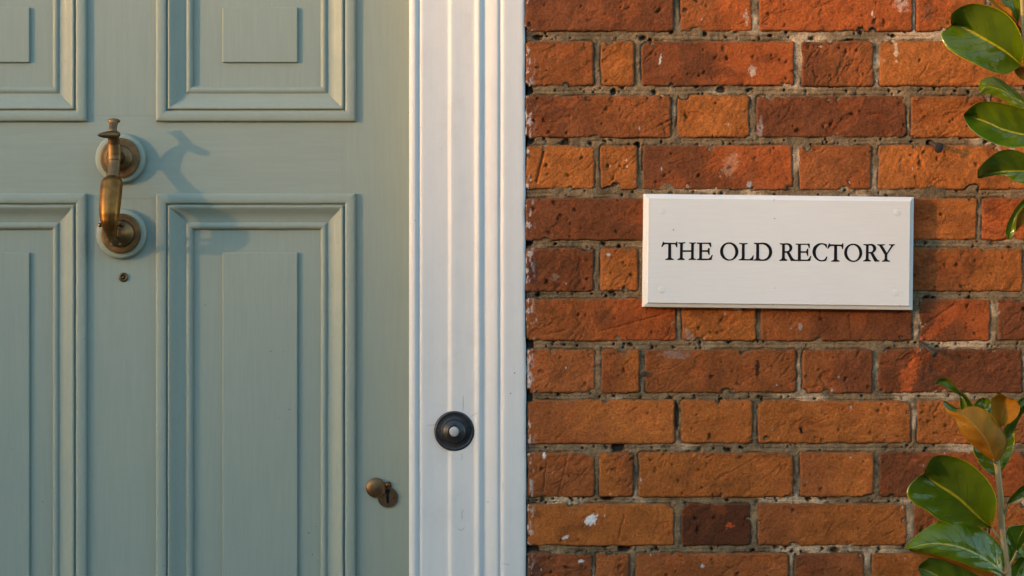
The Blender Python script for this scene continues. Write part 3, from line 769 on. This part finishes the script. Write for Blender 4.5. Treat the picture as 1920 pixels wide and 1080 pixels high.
# escutcheon with swung cover ---------------------------------------------
def outline_mesh(name, outer, holes, y, thick, mat, parent, grow=0.0):
    cu = bpy.data.curves.new(name, 'CURVE'); cu.dimensions = '2D'; cu.fill_mode = 'BOTH'; cu.extrude = thick/2; cu.offset = grow
    for lp in [outer]+holes:
        spn = cu.splines.new('POLY'); spn.points.add(len(lp)-1); spn.use_cyclic_u = True
        for p_, (x_, z_) in zip(spn.points, lp): p_.co = (x_, z_, 0, 1)
    tmp = bpy.data.objects.new(name, cu); C.objects.link(tmp)
    bpy.context.view_layer.update()
    me = bpy.data.meshes.new_from_object(tmp.evaluated_get(bpy.context.evaluated_depsgraph_get()))
    vs = [(v.co.x, y-v.co.z, v.co.y) for v in me.vertices]; fs = [tuple(p.vertices) for p in me.polygons]
    bpy.data.objects.remove(tmp); bpy.data.curves.remove(cu); bpy.data.meshes.remove(me)
    return mesh_obj(name, vs, fs, mat, parent, smooth=False)
ec = (DX(727.3), DZ(932.5)); k = S*(D+YD)/D
def circ(cx, cz, r, n=48, a0=0, a1=2*math.pi): return [(cx+r*math.cos(a0+(a1-a0)*i/n), cz+r*math.sin(a0+(a1-a0)*i/n)) for i in range(n)]
lug = (DX(727.5), DZ(909))
out_ = []
for i in range(60):
    an = math.radians(112)+math.radians(316)*i/59; out_.append((ec[0]+18.8*k*math.cos(an), ec[1]+18.8*k*math.sin(an)))
for i in range(24):
    an = math.radians(-30)+math.radians(240)*i/23; out_.append((lug[0]+6.6*k*math.cos(an), lug[1]+6.6*k*math.sin(an)))
kz = DZ(921.5); key = []
for i in range(24):
    an = math.radians(-58)+math.radians(296)*i/23; key.append((ec[0]+4.8*k*math.cos(an), kz+4.8*k*math.sin(an)))
for i in range(10):
    an = math.radians(180)+math.radians(180)*i/9; key.append((ec[0]+2.7*k*math.cos(an), DZ(941)+2.7*k*math.sin(an)))
es = outline_mesh('escutcheon', out_, [key], YD-0.0012, 0.0030, M['brass_dark'], door)
outline_mesh('keyhole_shade', [(ec[0]+(x_-ec[0])*1.15, z_) for x_, z_ in key], [], YD-0.0001, 0.0004, M['dark'], es)  # flat dark inset; the shade of the hole is painted as its colour
for sx in (715.5, 738.2):
    scw = lathe('screw', Vector((DX(sx), YD-0.0022, DZ(931.8))), [(3.6*k, 0), (3.4*k, .0008), (0, .0012)], M['brass_dull'], es, n=20)
    an = 0.25 if sx > 720 else 1.1
    cxs, czs = DX(sx), DZ(931.8)
    outline_mesh('screw_slot', [(cxs+a_*math.cos(an+1.57)-b_*math.sin(an+1.57), czs+a_*math.sin(an+1.57)+b_*math.cos(an+1.57)) for a_, b_ in [(-.0026, -.0004), (.0026, -.0004), (.0026, .0004), (-.0026, .0004)]], [], YD-0.0034, 0.0003, M['dark'], es)
cv = lathe('keyhole_cover', Vector((DX(705.2), YD-0.0030, DZ(914))), [(0, 0), (18.2*k, 0), (18.8*k, .0009), (17.6*k, .0022), (13*k, .0042), (7*k, .0054), (0, .0058)], M['brass'], es, n=48)
cv.data.materials[0] = M['brass_cover']
lathe('pivot_rivet', Vector((DX(727), YD-0.0024, DZ(908.5))), [(5.2*k, 0), (5*k, .001), (4.2*k, .0014), (3.6*k, .0028), (2*k, .0040), (0, .0043)], M['brass_dull'], es, n=24)

# bell push ---------------------------------------------------------------
yb_ = 0.0095
bell = tag(empty('bell_push', tuple(W(852, 808, yb_))), 'round dark bronze bell push with white button on the white door surround', 'doorbell')
cb = W(852, 808, yb_)
lathe('base_plate', cb, [(0, 0), (37.5*S, 0), (38*S, .0018), (37*S, .0034), (34.5*S, .0042), (33*S, .0034), (31*S, .0031), (25*S, .0036), (23*S, .0042), (22*S, .0075), (20.5*S, .0098), (17*S, .0112), (13.5*S, .0122),
                         (11.6*S, .0134), (11*S, .0108), (10.4*S, .009), (0, .009)], M['bronze'], bell, n=72)
lathe('button', cb+Vector((0, -.0088, 0)), [(10.1*S, 0), (10.1*S, .0024), (9*S, .0036), (6*S, .0045), (0, .0049)], M['button'], bell, n=36)
for sx in (-28.5, 28.5):
    lathe('screw', cb+Vector((sx*S, -.0030, 0)), [(3.2*S, 0), (3*S, .0007), (0, .001)], M['bronze'], bell, n=16)

cr_ = random.Random(4)
for pts in ([(827, 784), (815, 796), (800, 797)], [(883, 781), (890, 776), (897, 774)], [(868, 742), (868.6, 756), (868, 770)], [(866, 850), (866.5, 857), (866, 864)], [(869, 955), (866, 962), (866.5, 974)], [(858, 992), (866, 994), (871, 988)],
            [(942, 1056), (948, 1058), (956, 1058)], [(941, 905), (943, 911), (942, 918)]):
    q = catmull(pts, 10)
    hh_ = -np.interp(q[:, 0], [p_[0] for p_ in PROF], [p_[1] for p_ in PROF])*0.001
    P = [W(a_, b_, float(y_)-0.00005) for (a_, b_), y_ in zip(q, hh_)]
    tube('paint_crack', P, [.00014]+[.00028]*8+[.00012], M['crack'], frame, n=5)

# ------------------------------------------------------------------ house sign
ang = -math.atan2(6, 506)
sc_c = W(1458, 473, -0.010)
sign = tag(empty('house_sign', tuple(W(1458, 473, 0.0))), 'cream painted wooden house sign lettered THE OLD RECTORY in black', 'sign')
def SG(px, py, p):
    """photo pixel seen on the sign plane p mm in front of the bricks"""
    return W(px, py, -p*0.001)
TH = 20.0
ctr = W(1457.6, 472.7, -0.006); hw = 251.6*S; hh = 105.4*S
ca, sa = math.cos(ang), math.sin(ang)
def loc(u, v, p): return Vector((ctr.x+u*ca-v*sa, -p*0.001, ctr.z+u*sa+v*ca))
rings = [(0, -1.0), (0, 14.2), (.0005, 15.0), (.0012, 15.4), (.0058, 17.2), (.0060, 17.3), (.0061, 19.6), (.0064, 19.9), (.0068, 20.0)]
V = []; 
for ins, p in rings:
    for (su, sv) in ((-1, -1), (1, -1), (1, 1), (-1, 1)): V.append(loc(su*(hw-ins), sv*(hh-ins), p))
F = []
for i in range(len(rings)-1):
    for j in range(4):
        F.append((i*4+j, i*4+(j+1) % 4, (i+1)*4+(j+1) % 4, (i+1)*4+j))
e = (len(rings)-1)*4; F.append((e, e+1, e+2, e+3)); F.append((3, 2, 1, 0))
board = mesh_obj('board', V, F, M['sign'], sign, smooth=False)
for (sx, sy) in ((1241, 396), (1681.5, 399), (1240, 543.5), (1679, 549)):
    c_ = SG(sx, sy, TH-0.25)
    lathe('screw_cap', c_, [(7.4*S, 0), (6.6*S, .00045), (5.8*S, .00050), (5.2*S, .00027), (4.6*S, .00055), (2.5*S, .0006), (0, .00035)], M['sign'], sign, n=28)
T1 = [(215,205),(240,240),(595,250),(615,210),(638,212),(640,300),(630,380),(612,375),(590,310),(560,290),(450,287),(450,690),(480,715),(525,730),(525,752),(400,757),(280,752),(280,735),(340,715),(365,690),(370,287),(270,287),(235,305),(185,368),(165,362),(190,275)]
H1 = [(672,235),(772,237),(870,228),(878,245),(800,270),(797,470),(1055,472),(1060,270),(1000,258),(1000,235),(1095,240),(1190,235),(1190,255),(1132,275),(1125,690),(1150,718),(1195,735),(1190,755),(1080,752),(985,755),(980,735),(1040,715),(1055,690),(1056,512),(797,512),(795,690),(820,715),(855,735),(850,757),(750,755),(645,757),(645,735),(700,715),(720,690),(728,275),(672,258)]
E1 = [(1230,240),(1330,242),(1645,240),(1650,300),(1655,365),(1635,375),(1605,310),(1575,272),(1378,272),(1376,468),(1555,468),(1568,410),(1590,398),(1605,410),(1600,600),(1580,605),(1560,540),(1545,512),(1374,512),(1374,720),(1570,722),(1625,690),(1675,610),(1700,615),(1670,700),(1665,755),(1440,765),(1225,757),(1225,740),(1285,722),(1300,690),(1302,275),(1230,268)]
L1 = [(738,255),(860,258),(980,255),(985,275),(895,295),(893,735),(1045,738),(1110,690),(1150,625),(1170,625),(1155,700),(1150,770),(725,768),(725,750),(800,725),(815,690),(820,290),(738,275)]
D1 = [(1180,245),(1300,250),(1440,240),(1510,246),(1560,262),(1610,290),(1650,330),(1685,375),(1705,420),(1722,510),(1715,570),(1700,620),(1675,665),(1640,710),(1600,742),(1560,765),(1500,780),(1430,785),(1170,775),(1170,757),(1230,735),(1248,700),(1250,290),(1185,270)]
D1h = [(1328,290),(1430,285),(1480,296),(1520,315),(1560,345),(1590,380),(1614,418),(1628,460),(1635,530),(1630,578),(1615,620),(1592,666),(1560,705),(1490,740),(1420,748),(1360,735),(1328,700)]
R1 = [(195,262),(300,265),(420,258),(465,264),(500,278),(530,300),(550,330),(564,362),(568,395),(560,432),(545,465),(522,493),(490,515),(475,520),(570,690),(610,735),(660,752),(735,755),(735,785),(530,785),(515,760),(405,540),(338,542),(338,700),(360,728),(412,755),(405,780),(185,783),(185,762),(240,735),(262,700),(268,300),(200,285)]
R1h = [(340,300),(410,298),(438,308),(460,330),(478,362),(487,400),(484,432),(475,460),(456,481),(430,495),(340,500)]
E2 = [(672,272),(770,275),(1088,272),(1088,395),(1070,398),(1045,330),(1020,302),(818,302),(818,500),(990,500),(1010,430),(1030,420),(1045,430),(1040,630),(1020,635),(1005,575),(985,540),(818,540),(818,750),(1020,752),(1070,715),(1115,640),(1138,645),(1112,735),(1105,785),(736,788),(738,690),(742,302),(672,295)]
C1 = [(1605,380),(1585,392),(1575,364),(1560,340),(1538,317),(1510,300),(1476,291),(1440,290),(1398,304),(1360,330),(1328,362),(1300,400),(1280,448),(1268,500),(1268,552),(1275,600),(1290,648),(1315,690),(1345,725),(1380,750),(1415,764),(1450,768),(1492,763),(1530,745),(1562,712),(1590,660),(1615,665),(1585,775),(1520,795),(1440,802),(1385,793),(1330,770),(1282,735),(1240,690),(1208,643),(1185,590),(1176,535),(1178,480),(1192,423),(1215,370),(1250,332),(1290,300),(1330,277),(1370,262),(1450,255),(1530,268),(1600,295)]
R2 = [(945,285),(1060,287),(1170,278),(1215,284),(1250,298),(1282,320),(1305,350),(1320,380),(1325,410),(1318,446),(1300,480),(1275,510),(1240,535),(1228,545),(1320,700),(1360,755),(1425,785),(1420,803),(1290,808),(1270,790),(1155,560),(1090,560),(1090,725),(1115,755),(1165,780),(1160,800),(1060,800),(940,802),(935,785),(995,755),(1015,725),(1025,330),(945,305)]
R2h = [(1095,322),(1160,320),(1192,332),(1215,355),(1231,385),(1238,420),(1234,452),(1225,480),(1206,504),(1180,520),(1090,525)]
Y1 = [(1360,290),(1470,292),(1580,288),(1575,315),(1500,320),(1640,545),(1650,545),(1780,330),(1715,308),(1712,290),(1800,292),(1885,290),(1885,308),(1830,335),(1655,590),(1650,720),(1670,760),(1740,790),(1735,808),(1620,805),(1500,808),(1497,790),(1560,765),(1583,725),(1583,600),(1420,330),(1360,310)]
def ell(cx, cy, rx, ry, tilt=0, n=48):
    return [(cx+rx*math.cos(2*math.pi*i/n)*math.cos(tilt)-ry*math.sin(2*math.pi*i/n)*math.sin(tilt), cy+rx*math.cos(2*math.pi*i/n)*math.sin(tilt)+ry*math.sin(2*math.pi*i/n)*math.cos(tilt)) for i in range(n)]
def letter(ox, outer, holes=()):
    f = lambda pts: [(lambda q: (q.x, q.z))(SG(ox+u_/16, 440+v_/16, TH)) for u_, v_ in pts]
    outline_mesh('letter', f(outer), [f(h_) for h_ in holes], -(TH+0.1)*0.001, 0.0004, M['ink'], sign, grow=0.00022)
letter(1230, T1); letter(1230, H1); letter(1230, E1)
letter(1340, ell(435, 505, 271, 272), [ell(435, 508, 186, 238, -0.12)])
letter(1340, L1); letter(1340, D1, [D1h]); letter(1450, R1, [R1h]); letter(1450, E2); letter(1450, C1)
letter(1230+311.1, [(a_, b_+52) for a_, b_ in T1])
letter(1560, ell(635, 543, 268, 272), [ell(635, 546, 186, 238, -0.12)])
letter(1560, R2, [R2h]); letter(1560, Y1)

# ------------------------------------------------------------------ nails in the joints
def nail(a, b, r, rh, label, headdir=None, th=.0035):
    A, B = Vector(a), Vector(b); d = (B-A).normalized(); hd = (headdir or d).normalized()
    root = tag(empty('nail', tuple(A)), label, 'nail', 'old iron nails in the mortar joints')
    tube('shank', [A, A*.5+B*.5+Vector((0, -.0006, .0005)), B], [r*1.1, r, r*.95], M['iron'], root, n=10)
    lathe('head', B-hd*.0012, [(0, 0), (rh*.8, 0), (rh, th*.3), (rh*.92, th*.75), (rh*.5, th), (0, th*1.05)], M['iron'], root, n=9, axis=hd, sharp=30)
nail(W(1742, 267, 0.012), W(1760, 277, -0.019), .0034, .0078, 'thick rusty nail with faceted round head in joint above the sign by magnolia leaves', Vector((.25, -1, -.1)))
nail(W(1711, 631, 0.014), W(1752, 664, -0.016), .0028, .0058, 'long bent rusty nail below the corner of the sign')
nail(W(1206, 700, 0.012), W(1207.5, 701, -0.003), .003, .0046, 'dark nail stub in upright joint below the corner of the sign', Vector((0.1, -1, 0)))

# ------------------------------------------------------------------ magnolia
mag = tag(empty('magnolia', tuple(W(2040, 0, -0.12).xz @ Vector((0, 0)) * 0 if False else (W(2040, 0, -0.12).x, -0.12, 0))), 'evergreen magnolia with glossy green leaves and rust brown undersides against brick wall', 'shrub')
def stem(pts, rad, name='branch'):
    q = catmull([(a_, b_, c_) for a_, b_, c_ in pts], 8*len(pts))
    P = [W(a_, b_, -c_*.001) for a_, b_, c_ in q]
    rr = np.interp(np.linspace(0, 1, len(P)), np.linspace(0, 1, len(rad)), rad)
    rr = rr*(1+0.05*np.sin(np.arange(len(P))*1.7))
    return tube(name, P, list(rr), M['twig'], mag, n=12)
zg = 540+ZC/S
k_ = (D-.12)/D
stem([(2040, 540+(ZC+.02)/S/k_, 120), (2035, 1500, 118), (2050, 1000, 110), (2035, 500, 100), (2000, 100, 100), (1960, -250, 100)], [.014, .012, .010, .008, .006, .003], 'trunk')
stem([(2036, 1560, 118), (1975, 1380, 150), (1925, 1220, 168), (1895, 1110, 170), (1888, 1060, 170), (1882, 1029, 168), (1878, 984, 166), (1875.5, 929, 164), (1871, 884, 162), (1868, 858, 160)], [.008, .0068, .006, .0055, .0052, .005, .0049, .0047, .0042, .0038])
stem([(2036, 520, 100), (1985, 380, 118), (1945, 260, 120), (1925, 130, 116), (1918, 30, 110), (1912, -80, 105)], [.006, .0048, .004, .0036, .0032, .0025])

def leaf(mid, ea, eb, p0, p1, cup=4.0, wav=1.2, bow=0.0, flip=False, name='leaf', ta=0.0, tb=0.0, n=34, m=9, seed=0):
    """mid / ea / eb: photo outlines from base to tip; p0..p1 mm in front of the bricks; cup lifts the margins, ta/tb tilt each half"""
    mm = catmull([(a_, b_) for a_, b_ in mid], n); A = catmull([(a_, b_) for a_, b_ in ea], n); B = catmull([(a_, b_) for a_, b_ in eb], n)
    V = []; UV = []
    for side_off in (0.0, 0.55):
        for i in range(n):
            t = i/(n-1); pm = p0+(p1-p0)*t+bow*math.sin(math.pi*t)
            for j in range(-m, m+1):
                s = abs(j)/m; E = A[i] if j < 0 else B[i]
                q = mm[i]+(E-mm[i])*s
                tl = ta if j < 0 else tb
                wv = wav*0.55; p = pm+cup*s*s+tl*s+wv*math.sin(2*math.pi*(4.3*t-0.9*s)+seed+(0 if j < 0 else 1.3))*s*(1.15-s)*2+1.6*wav*math.sin(seed*3+5*t+2*s*np.sign(j))*s
                p += -0.9*math.exp(-(s/.07)**2)*(1 if not flip else -1)
                V.append(W(q[0], q[1], -(p-side_off)*.001)); UV.append((t, 0.5+0.5*j/m))
    nx = 2*m+1; F1 = grid_faces(n, nx); F2 = F1[:, ::-1]+n*nx
    # orientation: first sheet must face the camera (-Y)
    Vn = np.array([tuple(v) for v in V])
    c_ = Vn[F1[len(F1)//2+m//2]]; nr = np.cross(c_[1]-c_[0], c_[2]-c_[0])
    if nr[1] > 0: F1 = F1[:, ::-1]; F2 = F2[:, ::-1]
    edge = [i*nx for i in range(n)], [i*nx+nx-1 for i in range(n)]
    R = []
    for ed in edge:
        for a_, b_ in zip(ed[:-1], ed[1:]): R.append((a_, b_, b_+n*nx, a_+n*nx))
    F = np.vstack([F1, F2, np.array(R)])
    front, back = (1, 0) if flip else (0, 1)
    fm = [front]*len(F1)+[back]*len(F2)+[0]*len(R)
    return mesh_obj(name, V, F, None, mag, mats=[M['leaf_top'], M['leaf_under']], fmat=fm, uv=UV)
# upper leaves
leaf([(1918,125),(1887,98),(1847,74),(1813,54),(1793,46),(1783,47)], [(1918,124),(1919.5,98),(1915.5,71),(1902,42),(1884,24),(1862,13),(1831,6.7),(1809,10),(1791,19),(1783,29),(1783,47)],
     [(1918,125),(1909,126),(1900,133),(1884,139),(1867,137),(1844,128),(1818,115.5),(1795,104),(1775,89),(1765.5,73),(1764,62),(1771,57),(1783,48)], 118, 104, cup=7, wav=2.4, bow=10, ta=24, tb=2, seed=1)
leaf([(1933,200),(1905,186),(1875,168),(1850,163),(1836,172)], [(1933,192),(1920,182),(1893,161),(1875,148),(1862,143),(1844,147),(1835.5,156),(1836,174)], [(1933,205),(1920,207),(1906,204),(1893,195),(1875,185),(1858,178),(1844,176),(1837,177)], 112, 100, cup=-5, wav=1.5, ta=-12, tb=4, seed=2)
leaf([(1942,259),(1920,253),(1898,248),(1876,241),(1855,231),(1831,222),(1807,215)], [(1940,212),(1920,204),(1898,197),(1875,192),(1858,190),(1840,191),(1824,198),(1807,214)], [(1942,271),(1920,275.5),(1898,277),(1875,273),(1853,265),(1835,255),(1818,240),(1808,222),(1807,215)], 128, 116, cup=8, wav=2.8, bow=6, ta=12, tb=8, seed=3)
leaf([(1947,322),(1920,321),(1880,322),(1855,327),(1833,334)], [(1947,302),(1920,287),(1911,283),(1893,280),(1875,283),(1858,293),(1842,307),(1833,320),(1833,334)], [(1947,341),(1924,344),(1911,343),(1898,338),(1884,329),(1875,328),(1853,331),(1833,335)], 122, 106, cup=5, wav=2.0, bow=6, ta=14, tb=-3, seed=4)
leaf([(1937,366),(1915,388),(1902,408),(1896,430),(1891,450)], [(1935,362),(1920,373),(1909,384),(1898,400),(1889,420),(1885.5,438),(1891,450)], [(1937,374),(1921,386),(1908.5,403),(1904.5,418),(1904.5,433),(1898,444),(1891,450)], 110, 96, cup=3, wav=.8, seed=5)
leaf([(1937,384),(1922,398),(1912,412),(1904,430)], [(1937,376),(1920,388),(1908,405),(1904,432)], [(1942,398),(1930,412),(1915,424),(1904,434)], 104, 92, cup=3, wav=.6, flip=True, seed=6)
leaf([(1926,72),(1910,48),(1893,28),(1872,6),(1850,-20)], [(1926,66),(1918,58),(1905,40),(1898,30),(1895.5,20),(1890,13),(1880,9),(1871,0),(1855,-24)], [(1922,75),(1917,69),(1907,49),(1900,38),(1887,29),(1875,20),(1862,9.5),(1853,0),(1846,-14)], 104, 96, cup=5, wav=.8, flip=True, seed=7)
leaf([(1893,-40),(1897,-10),(1903,18),(1908.5,44)], [(1870,-30),(1872,-8),(1884,10),(1896,18),(1901,32),(1908,44)], [(1914,-40),(1915.5,-10),(1914,10),(1912,28),(1909,44)], 98, 90, cup=4, wav=1.4, seed=8)
leaf([(1930,143),(1915,136),(1901,127)], [(1930,130),(1916,126),(1908,124),(1901,126)], [(1930,157),(1914,148),(1904,138),(1901,128)], 112, 104, cup=3, wav=.5, flip=True, seed=9)
# lower shoot
leaf([(1860,991),(1836,971),(1804,940),(1780,922),(1756,907),(1733,890)], [(1860,989),(1868,951),(1867,929),(1855,904),(1835,882),(1813,865),(1787,855.5),(1764,853),(1747,858),(1739,871),(1732,888)],
     [(1860,991),(1846,989),(1824,987),(1790,985),(1760,975),(1738,958),(1718,947),(1704,935),(1700,925),(1704,911),(1718,897),(1731,889)], 172, 188, cup=4, wav=1.8, bow=8, ta=34, tb=2, seed=11)
leaf([(1878,1072),(1850,1050),(1815,1032),(1780,1022),(1740,1020),(1694,1031)], [(1884,1058),(1882,1036),(1871,1018),(1853,1000),(1831,984),(1809,975.5),(1787,973),(1762,977),(1738,989),(1718,1004),(1704,1018),(1694,1030)],
     [(1878,1084),(1864,1075),(1844,1069),(1822,1062),(1800,1054),(1773,1045),(1747,1039),(1720,1034),(1704,1030),(1694,1031)], 182, 200, cup=-5, wav=2.2, bow=8, ta=-10, tb=6, seed=12)
leaf([(1876,1092),(1840,1075),(1800,1060),(1760,1044),(1725,1038),(1704,1031)], [(1876,1086),(1844,1068),(1800,1053),(1773,1044.5),(1747,1038.5),(1720,1033.5),(1704,1030)], [(1876,1100),(1845,1084),(1815,1070),(1790,1059),(1760,1048),(1733,1044),(1712,1036),(1704,1031)], 180, 196, cup=2, wav=.4, flip=True, seed=13)
leaf([(1866,1112),(1800,1096),(1760,1081),(1747,1074),(1723,1063)], [(1870,1098),(1840,1068),(1800,1050),(1764,1044),(1744,1045.5),(1731,1053),(1722,1062)], [(1866,1125),(1790,1120),(1755,1105),(1737,1092),(1728,1080),(1723,1071),(1722,1063)], 168, 178, cup=7, wav=1.8, bow=5, seed=14)
leaf([(1888,946),(1905,932),(1925,918),(1955,903)], [(1888,944),(1891,938),(1900,926),(1911,915),(1922,908),(1955,894)], [(1888,946),(1894,943),(1907,938),(1920,931),(1940,925),(1955,908)], 170, 190, cup=4, wav=.8, seed=15)
leaf([(1893,1052),(1906,1030),(1918,1008),(1935,985)], [(1892,1050),(1887,1030),(1885,1005),(1889,990),(1903,985),(1935,983)], [(1894,1052),(1912,1048),(1930,1035),(1940,990)], 140, 132, cup=4, wav=1.4, seed=16)
leaf([(1906,1034),(1915,1024),(1930,1008),(1950,985)], [(1906,1031),(1908,1018),(1911,1008),(1917,996),(1926,978),(1948,972)], [(1906,1036),(1914,1042),(1925,1046),(1945,1030),(1955,990)], 178, 190, cup=5, wav=1, seed=17)
leaf([(1926,1040),(1914,1062),(1906,1080),(1890,1120)], [(1924,1040),(1906,1050),(1898,1064),(1893,1082),(1888,1118)], [(1928,1042),(1935,1062),(1932,1085),(1910,1118),(1892,1122)], 160, 168, cup=6, wav=1.6, seed=18)
# rusty young leaves at the tip of the shoot
leaf([(1866,866),(1851,830),(1841,814),(1828,799),(1808,781),(1790,768)], [(1865,866),(1853,859),(1836,846),(1820,832),(1806,816),(1797,801),(1790,785),(1777,775),(1771,764)],
     [(1868,866),(1875,861),(1886,842),(1888,822),(1878,803),(1863,781),(1847,768),(1828,761),(1812,763),(1804,768),(1792,766)], 182, 196, cup=-6, wav=2.2, bow=10, ta=-6, tb=-3, flip=True, seed=19)
leaf([(1795,768),(1784,763),(1769,750)], [(1796,765),(1790,763),(1778,755),(1769,750)], [(1793,772),(1782,770),(1772,763),(1769,751)], 197, 200, cup=2, wav=.3, seed=20, n=14)
leaf([(1822,764),(1804,742),(1785,724),(1770,716),(1753,719)], [(1826,762),(1812,742),(1797,731),(1785,717),(1775,709),(1760,711),(1753,719)], [(1814,764),(1808,748),(1797,740),(1781,731),(1766,722),(1754,720)], 172, 182, cup=4, wav=.6, seed=21)
leaf([(1814,772),(1806,760),(1801,744)], [(1816,768),(1809,754),(1802,744)], [(1810,774),(1801,766),(1800,746)], 168, 166, cup=2, wav=.3, seed=22, n=14)
leaf([(1856,786),(1848,768),(1840,748)], [(1848,786),(1828,772),(1826,758),(1839,746)], [(1864,784),(1862,764),(1856,750),(1842,745)], 170, 164, cup=5, wav=1, seed=23, n=20)
leaf([(1876,800),(1879,780),(1883,762),(1887,744)], [(1875,800),(1862,780),(1857,762),(1859,747),(1868,740),(1880,738.5),(1886,744)], [(1878,800),(1894,793),(1906,783),(1912,770),(1911,759),(1903,749),(1893,746.5),(1887,745)], 174, 180, cup=10, wav=1, flip=True, ta=4, tb=6, seed=24)
leaf([(1872,860),(1886,820),(1904,790),(1935,752)], [(1871,858),(1874,830),(1882,806),(1903,775),(1932,748)], [(1874,860),(1893,826),(1905,800),(1916,778),(1938,756)], 160, 158, cup=5, wav=1, seed=25)
leaf([(1908,762),(1916,753),(1930,743)], [(1907,760),(1911,750),(1930,738)], [(1909,764),(1920,760),(1932,750)], 172, 176, cup=2, wav=.3, seed=26, n=14)
leaf([(1866,892),(1864,868),(1862,845),(1864,818)], [(1865,892),(1846,881),(1832,861),(1824,840),(1836,815)], [(1867,892),(1879,882),(1894,859),(1902,832),(1902,806)], 150, 142, cup=7, wav=1.6, seed=27)
# petioles
for q in ([(1874, 1010, 168), (1866, 1000, 171), (1858, 988, 172.5)], [(1883, 963, 166), (1887, 952, 170), (1891, 943, 171)], [(1889, 1064, 169), (1899, 1050, 174), (1908, 1032, 178)],
          [(1888, 1075, 170), (1880, 1074, 178), (1872, 1068, 182)], [(1869, 868, 160), (1866, 866, 174), (1864, 862, 182)], [(1927, 132, 116), (1918, 124, 117), (1910, 118, 117.5)],
          [(1944, 262, 121), (1938, 259, 125), (1930, 256, 127)], [(1958, 322, 119), (1946, 322, 121), (1938, 321.5, 122)], [(1948, 350, 118), (1938, 364, 112), (1930, 372, 109)], [(1941, 215, 119), (1934, 203, 113), (1926, 197, 111)]):
    stem(q, [.0022, .0018, .0012], 'petiole')
